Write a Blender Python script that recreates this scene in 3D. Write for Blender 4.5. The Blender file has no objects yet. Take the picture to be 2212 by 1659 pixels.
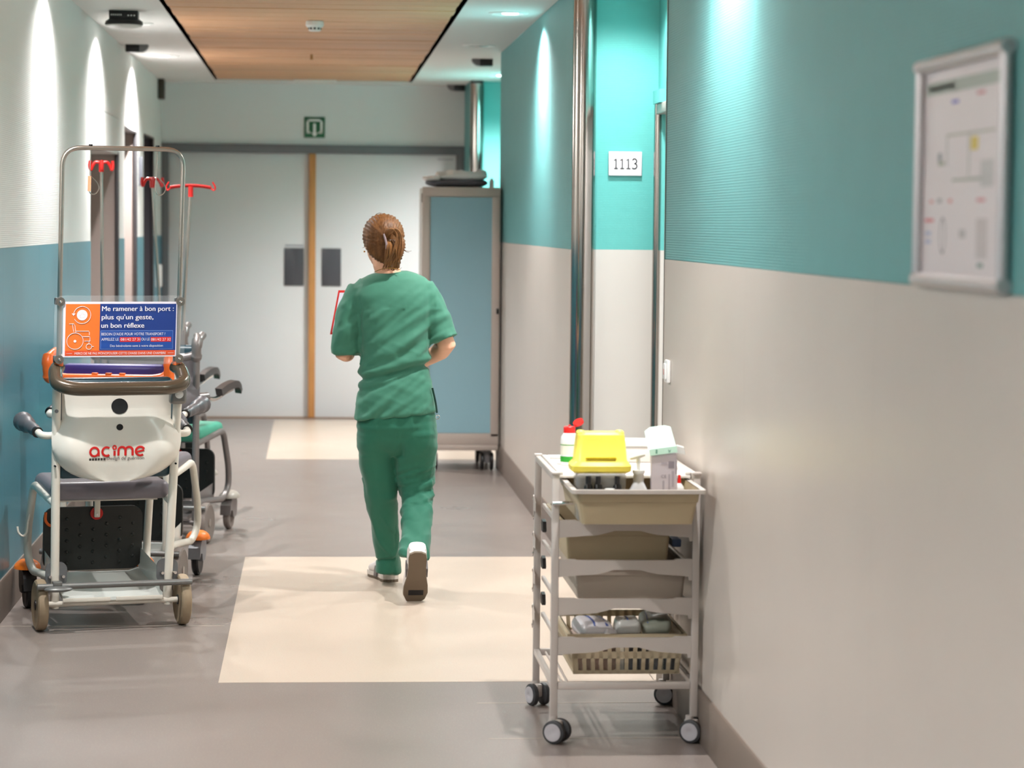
import bpy, bmesh, math, random
from math import sin, cos, pi, sqrt, atan2, radians
from mathutils import Vector, Matrix, noise

# ------------------------------------------------------------------ camera, light, exposure
SC = bpy.context.scene
COL = SC.collection
IW, IH, FPX = 2212.0, 1659.0, 5500.0
YAW, PITCH, ROLL, CZ = 0.07718, 0.06247, 0.00976, 1.62
_f = Vector((sin(YAW)*cos(PITCH), cos(YAW)*cos(PITCH), -sin(PITCH)))
_r0 = Vector((cos(YAW), -sin(YAW), 0)); _u0 = _r0.cross(_f)
CR = _r0*cos(ROLL) + _u0*sin(ROLL); CU = -_r0*sin(ROLL) + _u0*cos(ROLL)
CAMP = Vector((0, 0, CZ))
def at(x, y, X=None, Y=None, Z=None):
    """photo pixel -> world point on the plane X, Y or Z = const"""
    d = CR*((x-IW/2)/FPX) - CU*((y-IH/2)/FPX) + _f
    if X is not None: t = (X-CAMP.x)/d.x
    elif Y is not None: t = (Y-CAMP.y)/d.y
    else: t = (Z-CAMP.z)/d.z
    return CAMP + d*t
cam_d = bpy.data.cameras.new('camera'); cam = bpy.data.objects.new('camera', cam_d); COL.objects.link(cam)
cam_d.sensor_width = 36.0; cam_d.sensor_fit = 'HORIZONTAL'; cam_d.lens = FPX/IW*36.0
cam_d.clip_start = 0.05; cam_d.clip_end = 100
rm = Matrix((CR, CU, -_f)).transposed().to_4x4(); rm.translation = CAMP
cam.matrix_world = rm
cam_d.dof.use_dof = True; cam_d.dof.focus_distance = 10.0; cam_d.dof.aperture_fstop = 3.6
SC.camera = cam
wd = bpy.data.worlds.new('world'); SC.world = wd; wd.use_nodes = True
wd.node_tree.nodes['Background'].inputs[0].default_value = (1, 1, 1, 1)
wd.node_tree.nodes['Background'].inputs[1].default_value = 0.05
SC.view_settings.view_transform = 'Standard'; SC.view_settings.look = 'None'
SC.view_settings.gamma = 1.0; SC.view_settings.use_curve_mapping = False
SC.view_settings.exposure = 0.5
SPOT_W, SPILL_W = 36.0, 150.0

# corridor dimensions (metres; x right, y along the corridor, z up)
XL, XR, YF, YB, ZC = -1.27, 1.22, 21.15, -3.0, 2.76
DADO, SK = 1.505, 0.165

# ------------------------------------------------------------------ materials
def lin(c):
    return tuple(((v/255)/12.92 if v/255 <= .04045 else ((v/255+.055)/1.055)**2.4) for v in c) + (1,)
MC = {}
def M(name, rgb, rough=.5, metal=0., spec=.5, bump=None, var=None, trans=0., alpha=1., emit=0., coat=0., sheen=0., rand=0., ior=1.45):
    """bump=(kind, scale, strength[, stretch])   var=(scale, amount[, stretch])"""
    if name in MC: return MC[name]
    m = bpy.data.materials.new(name); m.use_nodes = True; MC[name] = m
    nt = m.node_tree; b = nt.nodes['Principled BSDF']; N = nt.nodes.new; L = nt.links.new
    col = lin(rgb)
    b.inputs['Base Color'].default_value = col
    b.inputs['Roughness'].default_value = rough; b.inputs['Metallic'].default_value = metal
    b.inputs['Specular IOR Level'].default_value = spec; b.inputs['IOR'].default_value = ior
    b.inputs['Transmission Weight'].default_value = trans; b.inputs['Alpha'].default_value = alpha
    b.inputs['Coat Weight'].default_value = coat; b.inputs['Sheen Weight'].default_value = sheen
    if emit:
        b.inputs['Emission Color'].default_value = col; b.inputs['Emission Strength'].default_value = emit
    tc = N('ShaderNodeTexCoord')
    def mapping(stretch):
        mp = N('ShaderNodeMapping'); mp.inputs['Scale'].default_value = stretch or (1, 1, 1)
        L(tc.outputs['Object'], mp.inputs[0]); return mp
    cur = None
    if var:
        mp = mapping(var[2] if len(var) > 2 else None)
        nz = N('ShaderNodeTexNoise'); nz.inputs['Scale'].default_value = var[0]; nz.inputs['Detail'].default_value = 4
        L(mp.outputs[0], nz.inputs['Vector'])
        rp = N('ShaderNodeMapRange'); rp.inputs[1].default_value = .3; rp.inputs[2].default_value = .7
        rp.inputs[3].default_value = 1-var[1]; rp.inputs[4].default_value = 1+var[1]
        L(nz.outputs[0], rp.inputs[0])
        hs = N('ShaderNodeHueSaturation'); hs.inputs['Color'].default_value = col
        L(rp.outputs[0], hs.inputs['Value']); cur = hs
    if rand:
        oi = N('ShaderNodeObjectInfo'); rp = N('ShaderNodeMapRange')
        rp.inputs[3].default_value = 1-rand; rp.inputs[4].default_value = 1+rand; L(oi.outputs['Random'], rp.inputs[0])
        hs = N('ShaderNodeHueSaturation')
        if cur: L(cur.outputs[0], hs.inputs['Color'])
        else: hs.inputs['Color'].default_value = col
        L(rp.outputs[0], hs.inputs['Value']); cur = hs
    if cur: L(cur.outputs[0], b.inputs['Base Color'])
    if bump:
        kind, sc, st = bump[:3]; mp = mapping(bump[3] if len(bump) > 3 else None)
        if kind == 'noise':
            tx = N('ShaderNodeTexNoise'); tx.inputs['Scale'].default_value = sc; tx.inputs['Detail'].default_value = 3; out = tx.outputs[0]
        else:
            tx = N('ShaderNodeTexWave'); tx.inputs['Scale'].default_value = sc; tx.bands_direction = kind[-1].upper()
            tx.inputs['Distortion'].default_value = 1.5; tx.inputs['Detail Scale'].default_value = 3; out = tx.outputs['Fac' if 'Fac' in tx.outputs else 1]
        L(mp.outputs[0], tx.inputs['Vector'])
        bp = N('ShaderNodeBump'); bp.inputs['Strength'].default_value = st; bp.inputs['Distance'].default_value = .002
        L(out, bp.inputs['Height']); L(bp.outputs[0], b.inputs['Normal'])
    return m

def speckle(name, rgb, rgb2, rough, amt, soil):
    """sheet vinyl: fine chips plus worn patches"""
    m = M(name, rgb, rough=rough, bump=('noise', 3, .004)); nt = m.node_tree; N = nt.nodes.new; L = nt.links.new
    b = nt.nodes['Principled BSDF']; tc = N('ShaderNodeTexCoord')
    v = N('ShaderNodeTexNoise'); v.inputs['Scale'].default_value = 190; v.inputs['Detail'].default_value = 2; L(tc.outputs['Object'], v.inputs['Vector'])
    r = N('ShaderNodeMapRange'); r.inputs[1].default_value = .58; r.inputs[2].default_value = .68; r.inputs[4].default_value = amt; L(v.outputs[0], r.inputs[0])
    mx = N('ShaderNodeMix'); mx.data_type = 'RGBA'; mx.inputs[6].default_value = lin(rgb); mx.inputs[7].default_value = lin(rgb2); L(r.outputs[0], mx.inputs[0])
    w = N('ShaderNodeTexNoise'); w.inputs['Scale'].default_value = 1.7; w.inputs['Detail'].default_value = 5; L(tc.outputs['Object'], w.inputs['Vector'])
    r2 = N('ShaderNodeMapRange'); r2.inputs[1].default_value = .3; r2.inputs[2].default_value = .7; r2.inputs[3].default_value = 1-soil; r2.inputs[4].default_value = 1+soil; L(w.outputs[0], r2.inputs[0])
    hs = N('ShaderNodeHueSaturation'); L(mx.outputs[2], hs.inputs['Color']); L(r2.outputs[0], hs.inputs['Value']); L(hs.outputs[0], b.inputs['Base Color'])
    r3 = N('ShaderNodeMapRange'); r3.inputs[3].default_value = rough-.07; r3.inputs[4].default_value = rough+.1; L(w.outputs[0], r3.inputs[0]); L(r3.outputs[0], b.inputs['Roughness'])
    return m

mFloor = speckle('taupe_sheet_vinyl', (126, 116, 110), (166, 156, 148), .29, .5, .05)
mInlay = speckle('cream_sheet_vinyl', (190, 174, 158), (163, 146, 128), .3, .45, .03)
mSkirt = M('taupe_skirting', (110, 97, 88), .42)
mTeal = M('teal_ribbed_wallcovering', (90, 152, 152), .5, bump=('wavez', 38, .22), var=(5, .025))
mBeige = M('beige_wall_panel', (200, 190, 181), .36, bump=('noise', 45, .03), var=(2.2, .02))
mCream = M('cream_wall_panel', (208, 206, 201), .4)
mWhiteW = M('white_ribbed_wallcovering', (220, 221, 219), .55, bump=('wavez', 38, .18))
mBlue = M('petrol_wall_panel', (66, 134, 152), .3, var=(1.6, .05), bump=('noise', 6, .02))
mCeil = M('white_ceiling_paint', (222, 220, 218), .6)
mFarW = M('grey_white_paint', (218, 221, 221), .6)
mDoor = M('white_door_laminate', (222, 225, 227), .45, var=(3, .012))
mGreyFr = M('dark_grey_door_frame', (106, 108, 112), .4)
mOak = M('oak_edge', (196, 140, 82), .45, var=(6, .08, (8, 8, 1)))
mWood = M('ceiling_timber', (206, 156, 116), .5, var=(5, .12, (.6, 9, 9)), rand=.1)
mDark = M('dark_gap', (22, 21, 21), .8)
mBlack = M('black_plastic', (26, 26, 28), .4)
mGreyP = M('grey_plastic', (120, 118, 120), .4)
mWhiteP = M('white_plastic', (228, 228, 226), .35)
mSteel = M('brushed_steel', (172, 164, 158), .15, 1., bump=('noise', 30, .012, (1, 1, .05)))
mSteelD = M('steel_cladding', (168, 154, 148), .4, .15)
mChrome = M('chrome', (225, 222, 220), .1, 1.)
mTube = M('stainless_tube', (172, 165, 157), .3, .95)

# ------------------------------------------------------------------ mesh builder
def fillet(pts, r, n=5):
    pts = [Vector(p) for p in pts]; out = [pts[0]]
    for i in range(1, len(pts)-1):
        p, a, b = pts[i], pts[i-1], pts[i+1]
        d1 = (a-p); d2 = (b-p); rr = min(r, d1.length*.49, d2.length*.49)
        s = p + d1.normalized()*rr; e = p + d2.normalized()*rr
        for k in range(n+1):
            t = k/n; out.append(s*(1-t)**2 + p*2*t*(1-t) + e*t*t)
    out.append(pts[-1]); return out
def spline(pts, n=6):
    P = [Vector(p) for p in pts]; P = [P[0]*2-P[1]] + P + [P[-1]*2-P[-2]]; out = []
    for i in range(1, len(P)-2):
        a, b, c, d = P[i-1:i+3]
        for k in range(n):
            t = k/n
            out.append(.5*((2*b) + (c-a)*t + (2*a-5*b+4*c-d)*t*t + (3*b-a-3*c+d)*t**3))
    out.append(P[-2]); return out
class B:
    def __init__(s): s.v = []; s.f = []
    def add(s, vs, fs):
        o = len(s.v); s.v += [tuple(v) for v in vs]; s.f += [tuple(i+o for i in f) for f in fs]; return s
    def box(s, x0, x1, y0, y1, z0, z1, bev=0., seg=2):
        if x0 > x1: x0, x1 = x1, x0
        if y0 > y1: y0, y1 = y1, y0
        if z0 > z1: z0, z1 = z1, z0
        vs = [(x, y, z) for z in (z0, z1) for y in (y0, y1) for x in (x0, x1)]
        fs = [(0, 2, 3, 1), (4, 5, 7, 6), (0, 1, 5, 4), (2, 6, 7, 3), (0, 4, 6, 2), (1, 3, 7, 5)]
        if not bev: return s.add(vs, fs)
        bm = bmesh.new(); bv = [bm.verts.new(v) for v in vs]
        for f in fs: bm.faces.new([bv[i] for i in f])
        bmesh.ops.bevel(bm, geom=bm.edges[:], offset=min(bev, .49*min(x1-x0, y1-y0, z1-z0)), segments=seg, profile=.5, affect='EDGES')
        bm.verts.index_update(); s.add([v.co for v in bm.verts], [[v.index for v in f.verts] for f in bm.faces]); bm.free(); return s
    def rings(s, rs, closed=False, caps=True):
        n = len(rs[0]); vs = [p for r in rs for p in r]; fs = []
        m = len(rs)
        for i in range(m if closed else m-1):
            a, b = i*n, ((i+1) % m)*n
            for k in range(n):
                k2 = (k+1) % n; fs.append((a+k, a+k2, b+k2, b+k))
        if caps and not closed:
            fs.append(tuple(range(n-1, -1, -1))); fs.append(tuple((m-1)*n+k for k in range(n)))
        return s.add(vs, fs)
    def tube(s, pts, r, seg=10, closed=False, caps=True, flat=1.):
        pts = [Vector(p) for p in pts]; m = len(pts); rs = []
        rad = r if isinstance(r, (list, tuple)) else [r]*m
        up = None
        for i, p in enumerate(pts):
            a = pts[(i-1) % m] if (closed or i > 0) else p; b = pts[(i+1) % m] if (closed or i < m-1) else p
            t = (b-a)
            t = t.normalized() if t.length > 1e-9 else Vector((0, 0, 1))
            if up is None: up = t.orthogonal().normalized()
            else:
                up = up - t*up.dot(t)
                up = up.normalized() if up.length > 1e-6 else t.orthogonal().normalized()
            w = t.cross(up)
            rs.append([p + up*rad[i]*cos(2*pi*k/seg)*flat + w*rad[i]*sin(2*pi*k/seg) for k in range(seg)])
        return s.rings(rs, closed, caps)
    def cyl(s, a, b, r, seg=16, r2=None): return s.tube([a, b], [r, r if r2 is None else r2], seg)
    def lathe(s, prof, c=(0, 0, 0), axis='z', seg=20, sx=1., sy=1.):
        """prof = [(radius, height)...]"""
        c = Vector(c); rs = []
        for r, h in prof:
            ring = []
            for k in range(seg):
                a = 2*pi*k/seg; u, v = r*cos(a)*sx, r*sin(a)*sy
                ring.append(c + (Vector((u, v, h)) if axis == 'z' else Vector((h, u, v)) if axis == 'x' else Vector((v, h, u))))
            rs.append(ring)
        return s.rings(rs)
    def torus(s, c, R, r, axis='x', seg=28, sec=10):
        c = Vector(c); pts = []
        for k in range(seg):
            a = 2*pi*k/seg; u, v = R*cos(a), R*sin(a)
            pts.append(c + (Vector((u, v, 0)) if axis == 'z' else Vector((0, u, v)) if axis == 'x' else Vector((v, 0, u))))
        return s.tube(pts, r, sec, closed=True)
    def ell(s, c, rx, ry, rz, seg=16, n=10, z0=-1., z1=1.):
        pr = []
        for i in range(n+1):
            t = z0+(z1-z0)*i/n; a = math.asin(max(-1, min(1, t))); pr.append((max(cos(a), .012), sin(a)))
        c = Vector(c); rs = [[c+Vector((r*rx*cos(2*pi*k/seg), r*ry*sin(2*pi*k/seg), h*rz)) for k in range(seg)] for r, h in pr]
        return s.rings(rs)
    def prism(s, poly, a0, a1, axis='y'):
        """poly in the plane normal to axis: axis y -> (x,z); z -> (x,y); x -> (y,z)"""
        mk = (lambda p, a: (p[0], a, p[1])) if axis == 'y' else (lambda p, a: (p[0], p[1], a)) if axis == 'z' else (lambda p, a: (a, p[0], p[1]))
        return s.rings([[mk(p, a0) for p in poly], [mk(p, a1) for p in poly]])
    def xf(s, m, start=0):
        s.v[start:] = [tuple(m @ Vector(v)) for v in s.v[start:]]; return s
    def mesh(s, name, smooth=35):
        me = bpy.data.meshes.new(name); me.from_pydata(s.v, [], s.f)
        bm = bmesh.new(); bm.from_mesh(me); bmesh.ops.recalc_face_normals(bm, faces=bm.faces[:]); bm.to_mesh(me); bm.free()
        if smooth:
            me.polygons.foreach_set('use_smooth', [True]*len(me.polygons)); me.set_sharp_from_angle(angle=radians(smooth))
        me.update(); return me
    def obj(s, name, mat, parent=None, smooth=35):
        o = bpy.data.objects.new(name, s.mesh(name, smooth)); o.data.materials.append(mat); COL.objects.link(o)
        if parent is not None: o.parent = parent
        return o
def tag(o, label, cat, group=None):
    o['label'] = label; o['category'] = cat
    if group: o['group'] = group
    return o
def thing(name, label, cat, loc=(0, 0, 0), rotz=0., group=None):
    o = bpy.data.objects.new(name, None); COL.objects.link(o); o.location = loc; o.rotation_euler = (0, 0, rotz)
    o.empty_display_size = .05; return tag(o, label, cat, group)
def struct(o, label=None):
    o['kind'] = 'structure'
    if label: o['label'] = label
    return o
def sempty(name, label=None):
    o = bpy.data.objects.new(name, None); COL.objects.link(o); return struct(o, label)
def rrect(w, h, r, n=4, cx=0, cy=0):
    out = []
    for sx, sy, a0 in ((1, 1, 0), (-1, 1, pi/2), (-1, -1, pi), (1, -1, 3*pi/2)):
        for k in range(n+1):
            a = a0+pi/2*k/n; out.append((cx+sx*(w/2-r)+r*cos(a), cy+sy*(h/2-r)+r*sin(a)))
    return out
def text(body, width, size, mat, name='lettering', parent=None, bold=0., y=0., x0=0., z0=0., shear=0.):
    """lettering in the local x-z plane, readable from -y; x0,z0 = left end of baseline"""
    cu = bpy.data.curves.new(name, 'FONT'); cu.body = body; cu.size = size; cu.offset = bold*size; cu.shear = shear; cu.resolution_u = 3
    t = bpy.data.objects.new(name, cu); COL.objects.link(t)
    dg = bpy.context.evaluated_depsgraph_get(); me = bpy.data.meshes.new_from_object(t.evaluated_get(dg))
    bpy.data.objects.remove(t); bpy.data.curves.remove(cu)
    xs = [v.co.x for v in me.vertices]; a, b = min(xs), max(xs); k = width/(b-a) if width else 1.
    for v in me.vertices: v.co = Vector((x0+(v.co.x-a)*k, y, z0+v.co.y))
    me.materials.clear(); me.materials.append(mat); me.name = name
    o = bpy.data.objects.new(name, me); COL.objects.link(o)
    if parent is not None: o.parent = parent
    return o
def remesh(b, voxel, it=6, fac=.5):
    o = b.obj('temp', mBlack); md = o.modifiers.new('r', 'REMESH'); md.mode = 'VOXEL'; md.voxel_size = voxel
    if it:
        sm = o.modifiers.new('s', 'SMOOTH'); sm.iterations = it; sm.factor = fac
    dg = bpy.context.evaluated_depsgraph_get(); me = bpy.data.meshes.new_from_object(o.evaluated_get(dg))
    old = o.data; bpy.data.objects.remove(o); bpy.data.meshes.remove(old)
    me.materials.clear(); me.polygons.foreach_set('use_smooth', [True]*len(me.polygons)); return me
def mobj(name, me, mat, parent=None):
    me.name = name; me.materials.clear(); me.materials.append(mat)
    o = bpy.data.objects.new(name, me); COL.objects.link(o)
    if parent is not None: o.parent = parent
    return o

# ------------------------------------------------------------------ the corridor
fl = struct(B().box(XL-1.0, XR+1.4, YB, YF+.2, -.1, 0).obj('floor', mFloor), 'taupe speckled sheet vinyl floor')
for y0, y1 in ((8.935, 12.331), (17.457, 20.95)):
    B().box(-.336, XR-.008, y0, y1, -.004, .0006).obj('inlay', mInlay, fl)['label'] = 'cream vinyl floor inlay'
B().box(XR-.01, 1.62, 8.95, 12.1, -.004, .0006).obj('inlay', mInlay, fl)
B().box(XR-.01, 1.62, 17.457, 20.3, -.004, .0006).obj('inlay', mInlay, fl)
mPaleStrip = M('pale_strip_vinyl', (176, 166, 154), .4)
for x0, x1, y in ((-1.25, -.36, 10.21), (.55, 1.2, 7.93), (.55, 1.2, 8.53)):
    B().box(x0, x1, y-.003, y+.003, -.001, .0009).obj('pale_strip', mPaleStrip, fl)  # thin pale strips laid across parts of the floor

def panels(parent, x0, x1, y0, y1, z0, z1, mat, step, axis='y', name='wall_panel', gap=.0015):
    a, b = (y0, y1) if axis == 'y' else (x0, x1); n = max(1, round((b-a)/step)); w = (b-a)/n
    for i in range(n):
        p, q = a+i*w+gap/2, a+(i+1)*w-gap/2
        (B().box(x0, x1, p, q, z0, z1) if axis == 'y' else B().box(p, q, y0, y1, z0, z1)).obj(name, mat, parent)
# right wall: near stretch up to the first recess, far stretch between the recesses
wr = sempty('wall_right', 'teal wallcovering above beige panels')
for y0, y1, up in ((YB, 8.87, mTeal), (12.2, 17.0, mTeal), (20.4, YF, mTeal)):
    B().box(XR, XR+.16, y0, y1, DADO, ZC+.3).obj('upper_wall', up, wr)
    B().box(XR+.004, XR+.16, y0, y1, 0, DADO).obj('wall_core', mDark, wr)
    panels(wr, XR-.002, XR+.01, y0+.001, y1-.001, SK-.01, DADO-.001, mBeige, 1.62)
for y0, y1 in ((YB, 8.87), (12.2, 17.0)):
    struct(B().prism([(XR-.012, 0), (XR-.012, SK-.006), (XR-.008, SK), (XR+.01, SK), (XR+.01, 0)], y0+.002, y1-.002).obj('baseboard_right', mSkirt))
# recesses on the right (doors to the rooms)
wa = sempty('wall_recess', 'brightly lit wall inside the door recess')
for ya, yb in ((8.87, 12.2), (17.0, 20.4)):
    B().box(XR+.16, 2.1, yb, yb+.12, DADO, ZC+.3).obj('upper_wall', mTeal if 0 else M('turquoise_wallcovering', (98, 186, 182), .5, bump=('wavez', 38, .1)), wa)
    B().box(XR+.16, 2.1, yb, yb+.12, 0, DADO).obj('lower_wall', mCream, wa)
    B().box(XR+.01, XR+.16, yb-.003, yb+.0, DADO, ZC+.3).obj('upper_wall', MC['turquoise_wallcovering'], wa)
    B().box(XR+.01, XR+.16, yb-.003, yb+.0, 0, DADO).obj('lower_wall', mCream, wa)
    B().box(1.635, 1.75, ya-.1, yb-.15, 2.2, ZC+.3).obj('upper_wall', MC['turquoise_wallcovering'], wa)
    B().box(1.635, 1.75, yb-.15, yb, DADO, ZC+.3).obj('upper_wall', MC['turquoise_wallcovering'], wa)
    B().box(1.635, 1.75, yb-.15, yb, 0, DADO).obj('lower_wall', mCream, wa)
    B().box(1.635, 1.75, ya-.1, ya+1.6, 0, 2.2).obj('lower_wall', mCream, wa)
    B().box(XR+.16, 1.75, ya-.12, ya, 0, ZC+.3).obj('return_wall', mCream, wa)
    B().box(1.6, 1.64, yb-.31, yb-.07, 2.2, 2.262).obj('head_box', MC['turquoise_wallcovering'], wa)
d2 = sempty('door_2', 'room door set in the recess')
B().cyl((1.625, 12.1, 0), (1.625, 12.1, 2.2), .022, 20).obj('rounded_jamb', mSteel, d2)
B().box(1.64, 1.7, 12.06, 12.14, 0, 2.2).obj('jamb', mSteelD, d2)
B().box(1.66, 1.7, 10.6, 12.06, .01, 2.2).obj('leaf', mDoor, d2)
B().box(1.61, 1.66, 10.5, 12.12, 2.15, 2.2, .005).obj('head', mSteelD, d2)
# corner guards
def corner_post(x, y, label):
    p = thing('corner_guard_post', label, 'post', (x, y, 0))
    B().cyl((0, 0, 0), (0, 0, ZC-.02), .056, 40).obj('tube', mSteel, p)
    B().cyl((0, 0, ZC-.02), (0, 0, ZC), .05, 30).obj('collar', mBlack, p)
corner_post(1.272, 12.138, 'tall brushed steel corner post beside the room number recess')
corner_post(1.272, 20.338, 'brushed steel corner post behind the tall cabinet near the end doors')
B().box(XR-.004, XR+.012, 8.862, 8.872, SK, ZC).obj('edge_trim', mSteel, wr)
# left wall with three door recesses
wl = sempty('wall_left', 'white wallcovering above petrol panels')
REC = ((14.53, 16.6, 2.06), (17.08, 18.29, 2.25), (18.96, 20.13, 2.27))
ys = [YB] + [v for r in REC for v in r[:2]] + [YF]
for i in range(0, len(ys), 2):
    y0, y1 = ys[i], ys[i+1]
    B().box(XL-.3, XL, y0, y1, DADO, ZC+.3).obj('upper_wall', mWhiteW, wl)
    B().box(XL-.3, XL-.004, y0, y1, 0, DADO).obj('wall_core', mDark, wl)
    panels(wl, XL-.01, XL+.002, y0+.001, y1-.001, SK-.01, DADO-.001, mBlue, 1.3)
    struct(B().prism([(XL+.012, 0), (XL+.012, SK-.006), (XL+.008, SK), (XL-.01, SK), (XL-.01, 0)], y0+.002, y1-.002).obj('baseboard_left', mSkirt))
for k, (y0, y1, h) in enumerate(REC):
    top = 2.277 if k == 0 else h
    B().box(XL-.3, XL, y0, y1, top, ZC+.3).obj('upper_wall', mWhiteW, wl)
    if k == 0: B().box(XL-.3, XL-.001, y0+.002, y1-.002, h, top-.004).obj('head_panel', mWhiteW, wl)
    d = sempty('door_%d' % (k+3), 'steel clad door recess in the left wall')
    cm = mSteelD if k < 2 else M('grey_cladding', (92, 90, 98), .4, .3)
    B().box(XL-.3, XL-.002, y1-.012, y1-.001, 0, h).obj('jamb', cm, d)
    B().box(XL-.3, XL-.002, y0+.001, y0+.012, 0, h).obj('jamb', cm, d)
    B().box(XL-.022, XL+.003, y1-.04, y1-.012, 0, h, .003).obj('frame_edge', M('dark_cladding', (60, 58, 60), .4, .3), d)
    B().box(XL-.3, XL-.002, y0+.012, y1-.012, h-.014, h-.002).obj('soffit', mWhiteP if k == 0 else MC['dark_cladding'], d)
    B().box(XL-.34, XL-.28, y0+.012, y1-.012, 0, h).obj('leaf', cm, d)
# ceiling
ce = sempty('ceiling', 'white plaster margins around a timber plank field')
WX0, WX1, WY1 = -.812, .762, 20.72
B().box(XL-.3, WX0, YB, YF, ZC, ZC+.03).obj('margin', mCeil, ce)
B().box(WX1, 2.1, YB, YF, ZC, ZC+.03).obj('margin', mCeil, ce)
B().box(WX0, WX1, WY1, YF, ZC, ZC+.03).obj('margin', mCeil, ce)
B().box(XL-.4, 2.2, YB, YF+.2, ZC+.12, ZC+.3).obj('void', mDark, ce)
B().box(WX0-.002, WX0, YB, WY1, ZC-.002, ZC+.12).obj('shadow_gap', mDark, ce)
B().box(WX1, WX1+.002, YB, WY1, ZC-.002, ZC+.12).obj('shadow_gap', mDark, ce)
pitch = .286; pm = B().box(WX0+.018, WX1-.018, 0, pitch-.018, 0, .018, .002, 1).mesh('plank')
pm.materials.append(mWood); random.seed(4); y = WY1-.01
while y > YB+.3:
    y -= pitch; o = bpy.data.objects.new('plank', pm); COL.objects.link(o); o.parent = ce
    o.location = (random.uniform(-.004, .004), y, ZC+.008+random.uniform(-.002, .002))
# end wall and double doors
wf = sempty('wall_back', 'pale grey end wall above the double doors')
B().box(XL-.2, 2.2, YF, YF+.2, 2.2, ZC+.3).obj('upper_wall', mFarW, wf)
B().box(1.228, 2.2, YF, YF+.2, 0, 2.2).obj('side_wall', mFarW, wf)
B().box(XL-.4, 2.2, YB-.1, YB, 0, ZC+.3).obj('wall_front', mFarW)
struct(bpy.data.objects['wall_front'])
d1 = sempty('door_1', 'pale double doors closing off the corridor')
B().box(XL, 1.228, YF-.03, YF+.1, 2.19, 2.262, .004).obj('head', mGreyFr, d1)
B().box(XL, -1.212, YF-.03, YF+.1, 0, 2.19, .004).obj('jamb', mGreyFr, d1)
B().box(1.152, 1.228, YF-.03, YF+.1, 0, 2.19, .004).obj('jamb', mGreyFr, d1)
lf = B().box(-1.212, -.035, YF+.045, YF+.09, .008, 2.19, .002).obj('leaf', mDoor, d1)
rf = B().box(-.005, 1.152, YF+.0, YF+.045, .008, 2.19, .002).obj('leaf', mDoor, d1)
B().box(-.062, -.005, YF+.0, YF+.046, .008, 2.19, .003).obj('timber_edge', mOak, d1)
mPlate = M('dark_push_plate', (78, 80, 86), .35)
B().box(-.263, -.101, YF+.037, YF+.046, 1.097, 1.41, .003).obj('push_plate', mPlate, lf)
B().box(.046, .206, YF-.008, YF+.001, 1.097, 1.41, .003).obj('push_plate', mPlate, rf)
B().box(-.255, -.105, YF+.043, YF+.046, 1.425, 1.437).obj('label_strip', M('label_grey', (150, 150, 160), .6), lf)
B().box(1.0, 1.13, YF-.002, YF+.001, 2.15, 2.158).obj('label_strip', MC['label_grey'], rf)
B().box(-1.21, 1.15, YF-.02, YF+.1, -.002, .006).obj('threshold', M('brass_strip', (150, 116, 84), .4, .3), d1)

# ------------------------------------------------------------------ ceiling fittings
mLens = M('lit_lens', (255, 247, 240), .4, emit=9.)
mLensOff = M('unlit_reflector', (110, 112, 112), .2, .8)
mTrim = M('downlight_trim', (232, 232, 230), .35)
def downlight(x, y, side, on, label, power=1., tilt=25., size=92, spill=1.):
    t = thing('downlight', label, 'ceiling light', (x, y, ZC), 0, 'recessed downlights')
    B().lathe([(.082, -.001), (.082, -.004), (.09, -.008), (.106, -.004), (.108, 0), (.1, .004)], seg=32).obj('trim_ring', mTrim, t)
    B().lathe([(.002, -.0035), (.079, -.002), (.08, .01)], seg=28).obj('reflector', mTrim if on else mLensOff, t)
    B().lathe([(.002, -.0068), (.04, -.0062), (.046, -.003)], (side*.012, 0, 0), seg=20).obj('lens', mLens if on else mLensOff, t)
    if on:
        ld = bpy.data.lights.new('downlight_lamp', 'SPOT'); lo = bpy.data.objects.new('downlight_lamp', ld); COL.objects.link(lo); lo.parent = t
        ld.energy = SPOT_W*power; ld.spot_size = radians(size); ld.spot_blend = .6; ld.shadow_soft_size = .018
        ld.color = (1., .975, .962)
        lo.location = (side*.012, 0, -.02); lo.rotation_euler = (0, -side*radians(tilt), 0)
        ls = bpy.data.lights.new('downlight_spill', 'SPOT'); so = bpy.data.objects.new('downlight_spill', ls); COL.objects.link(so); so.parent = t
        ls.energy = SPILL_W*power*spill; ls.spot_size = radians(150); ls.spot_blend = 1.; ls.shadow_soft_size = .03; ls.color = (1., .975, .962)
        so.location = (0, 0, -.02)
lab = ['white recessed downlight washing the left wall nearest the end doors', 'white recessed downlight behind the black round ceiling device', 'white recessed downlight above the wheelchair row']
for i, y in enumerate((17.78, 14.92, 12.1)): downlight(-1.05, y, -1, True, lab[i], spill=(2.2, 1.6, 1.)[i])
for y in (9.25, 6.4, 3.55, .7): downlight(-1.05, y, -1, True, 'white recessed downlight in the left ceiling margin before the wheelchairs', 1. if y > 7 else 1.45)  # lamps out of view; the nearest are turned up to brighten the right wall
downlight(1.027, 13.8, 1, True, 'lit recessed downlight above the teal wall beyond the corner post', spill=1.4)
downlight(1.03, 16.32, 1, False, 'unlit recessed downlight above the tall cabinet')
for y in (10.7, 7.5, 1.6): downlight(1.027, y, 1, True, 'white recessed downlight in the right ceiling margin before the room recess')
downlight(1.027, 4.55, 1, False, 'unlit recessed downlight above the framed wall poster')
downlight(1.44, 11.72, 1, True, 'recessed downlight inside the room number recess', .3, 0, 140)
downlight(1.4, 19.5, 1, True, 'recessed downlight inside the far recess beside the end doors', 1.0, 0, 140, 2.2)

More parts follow.
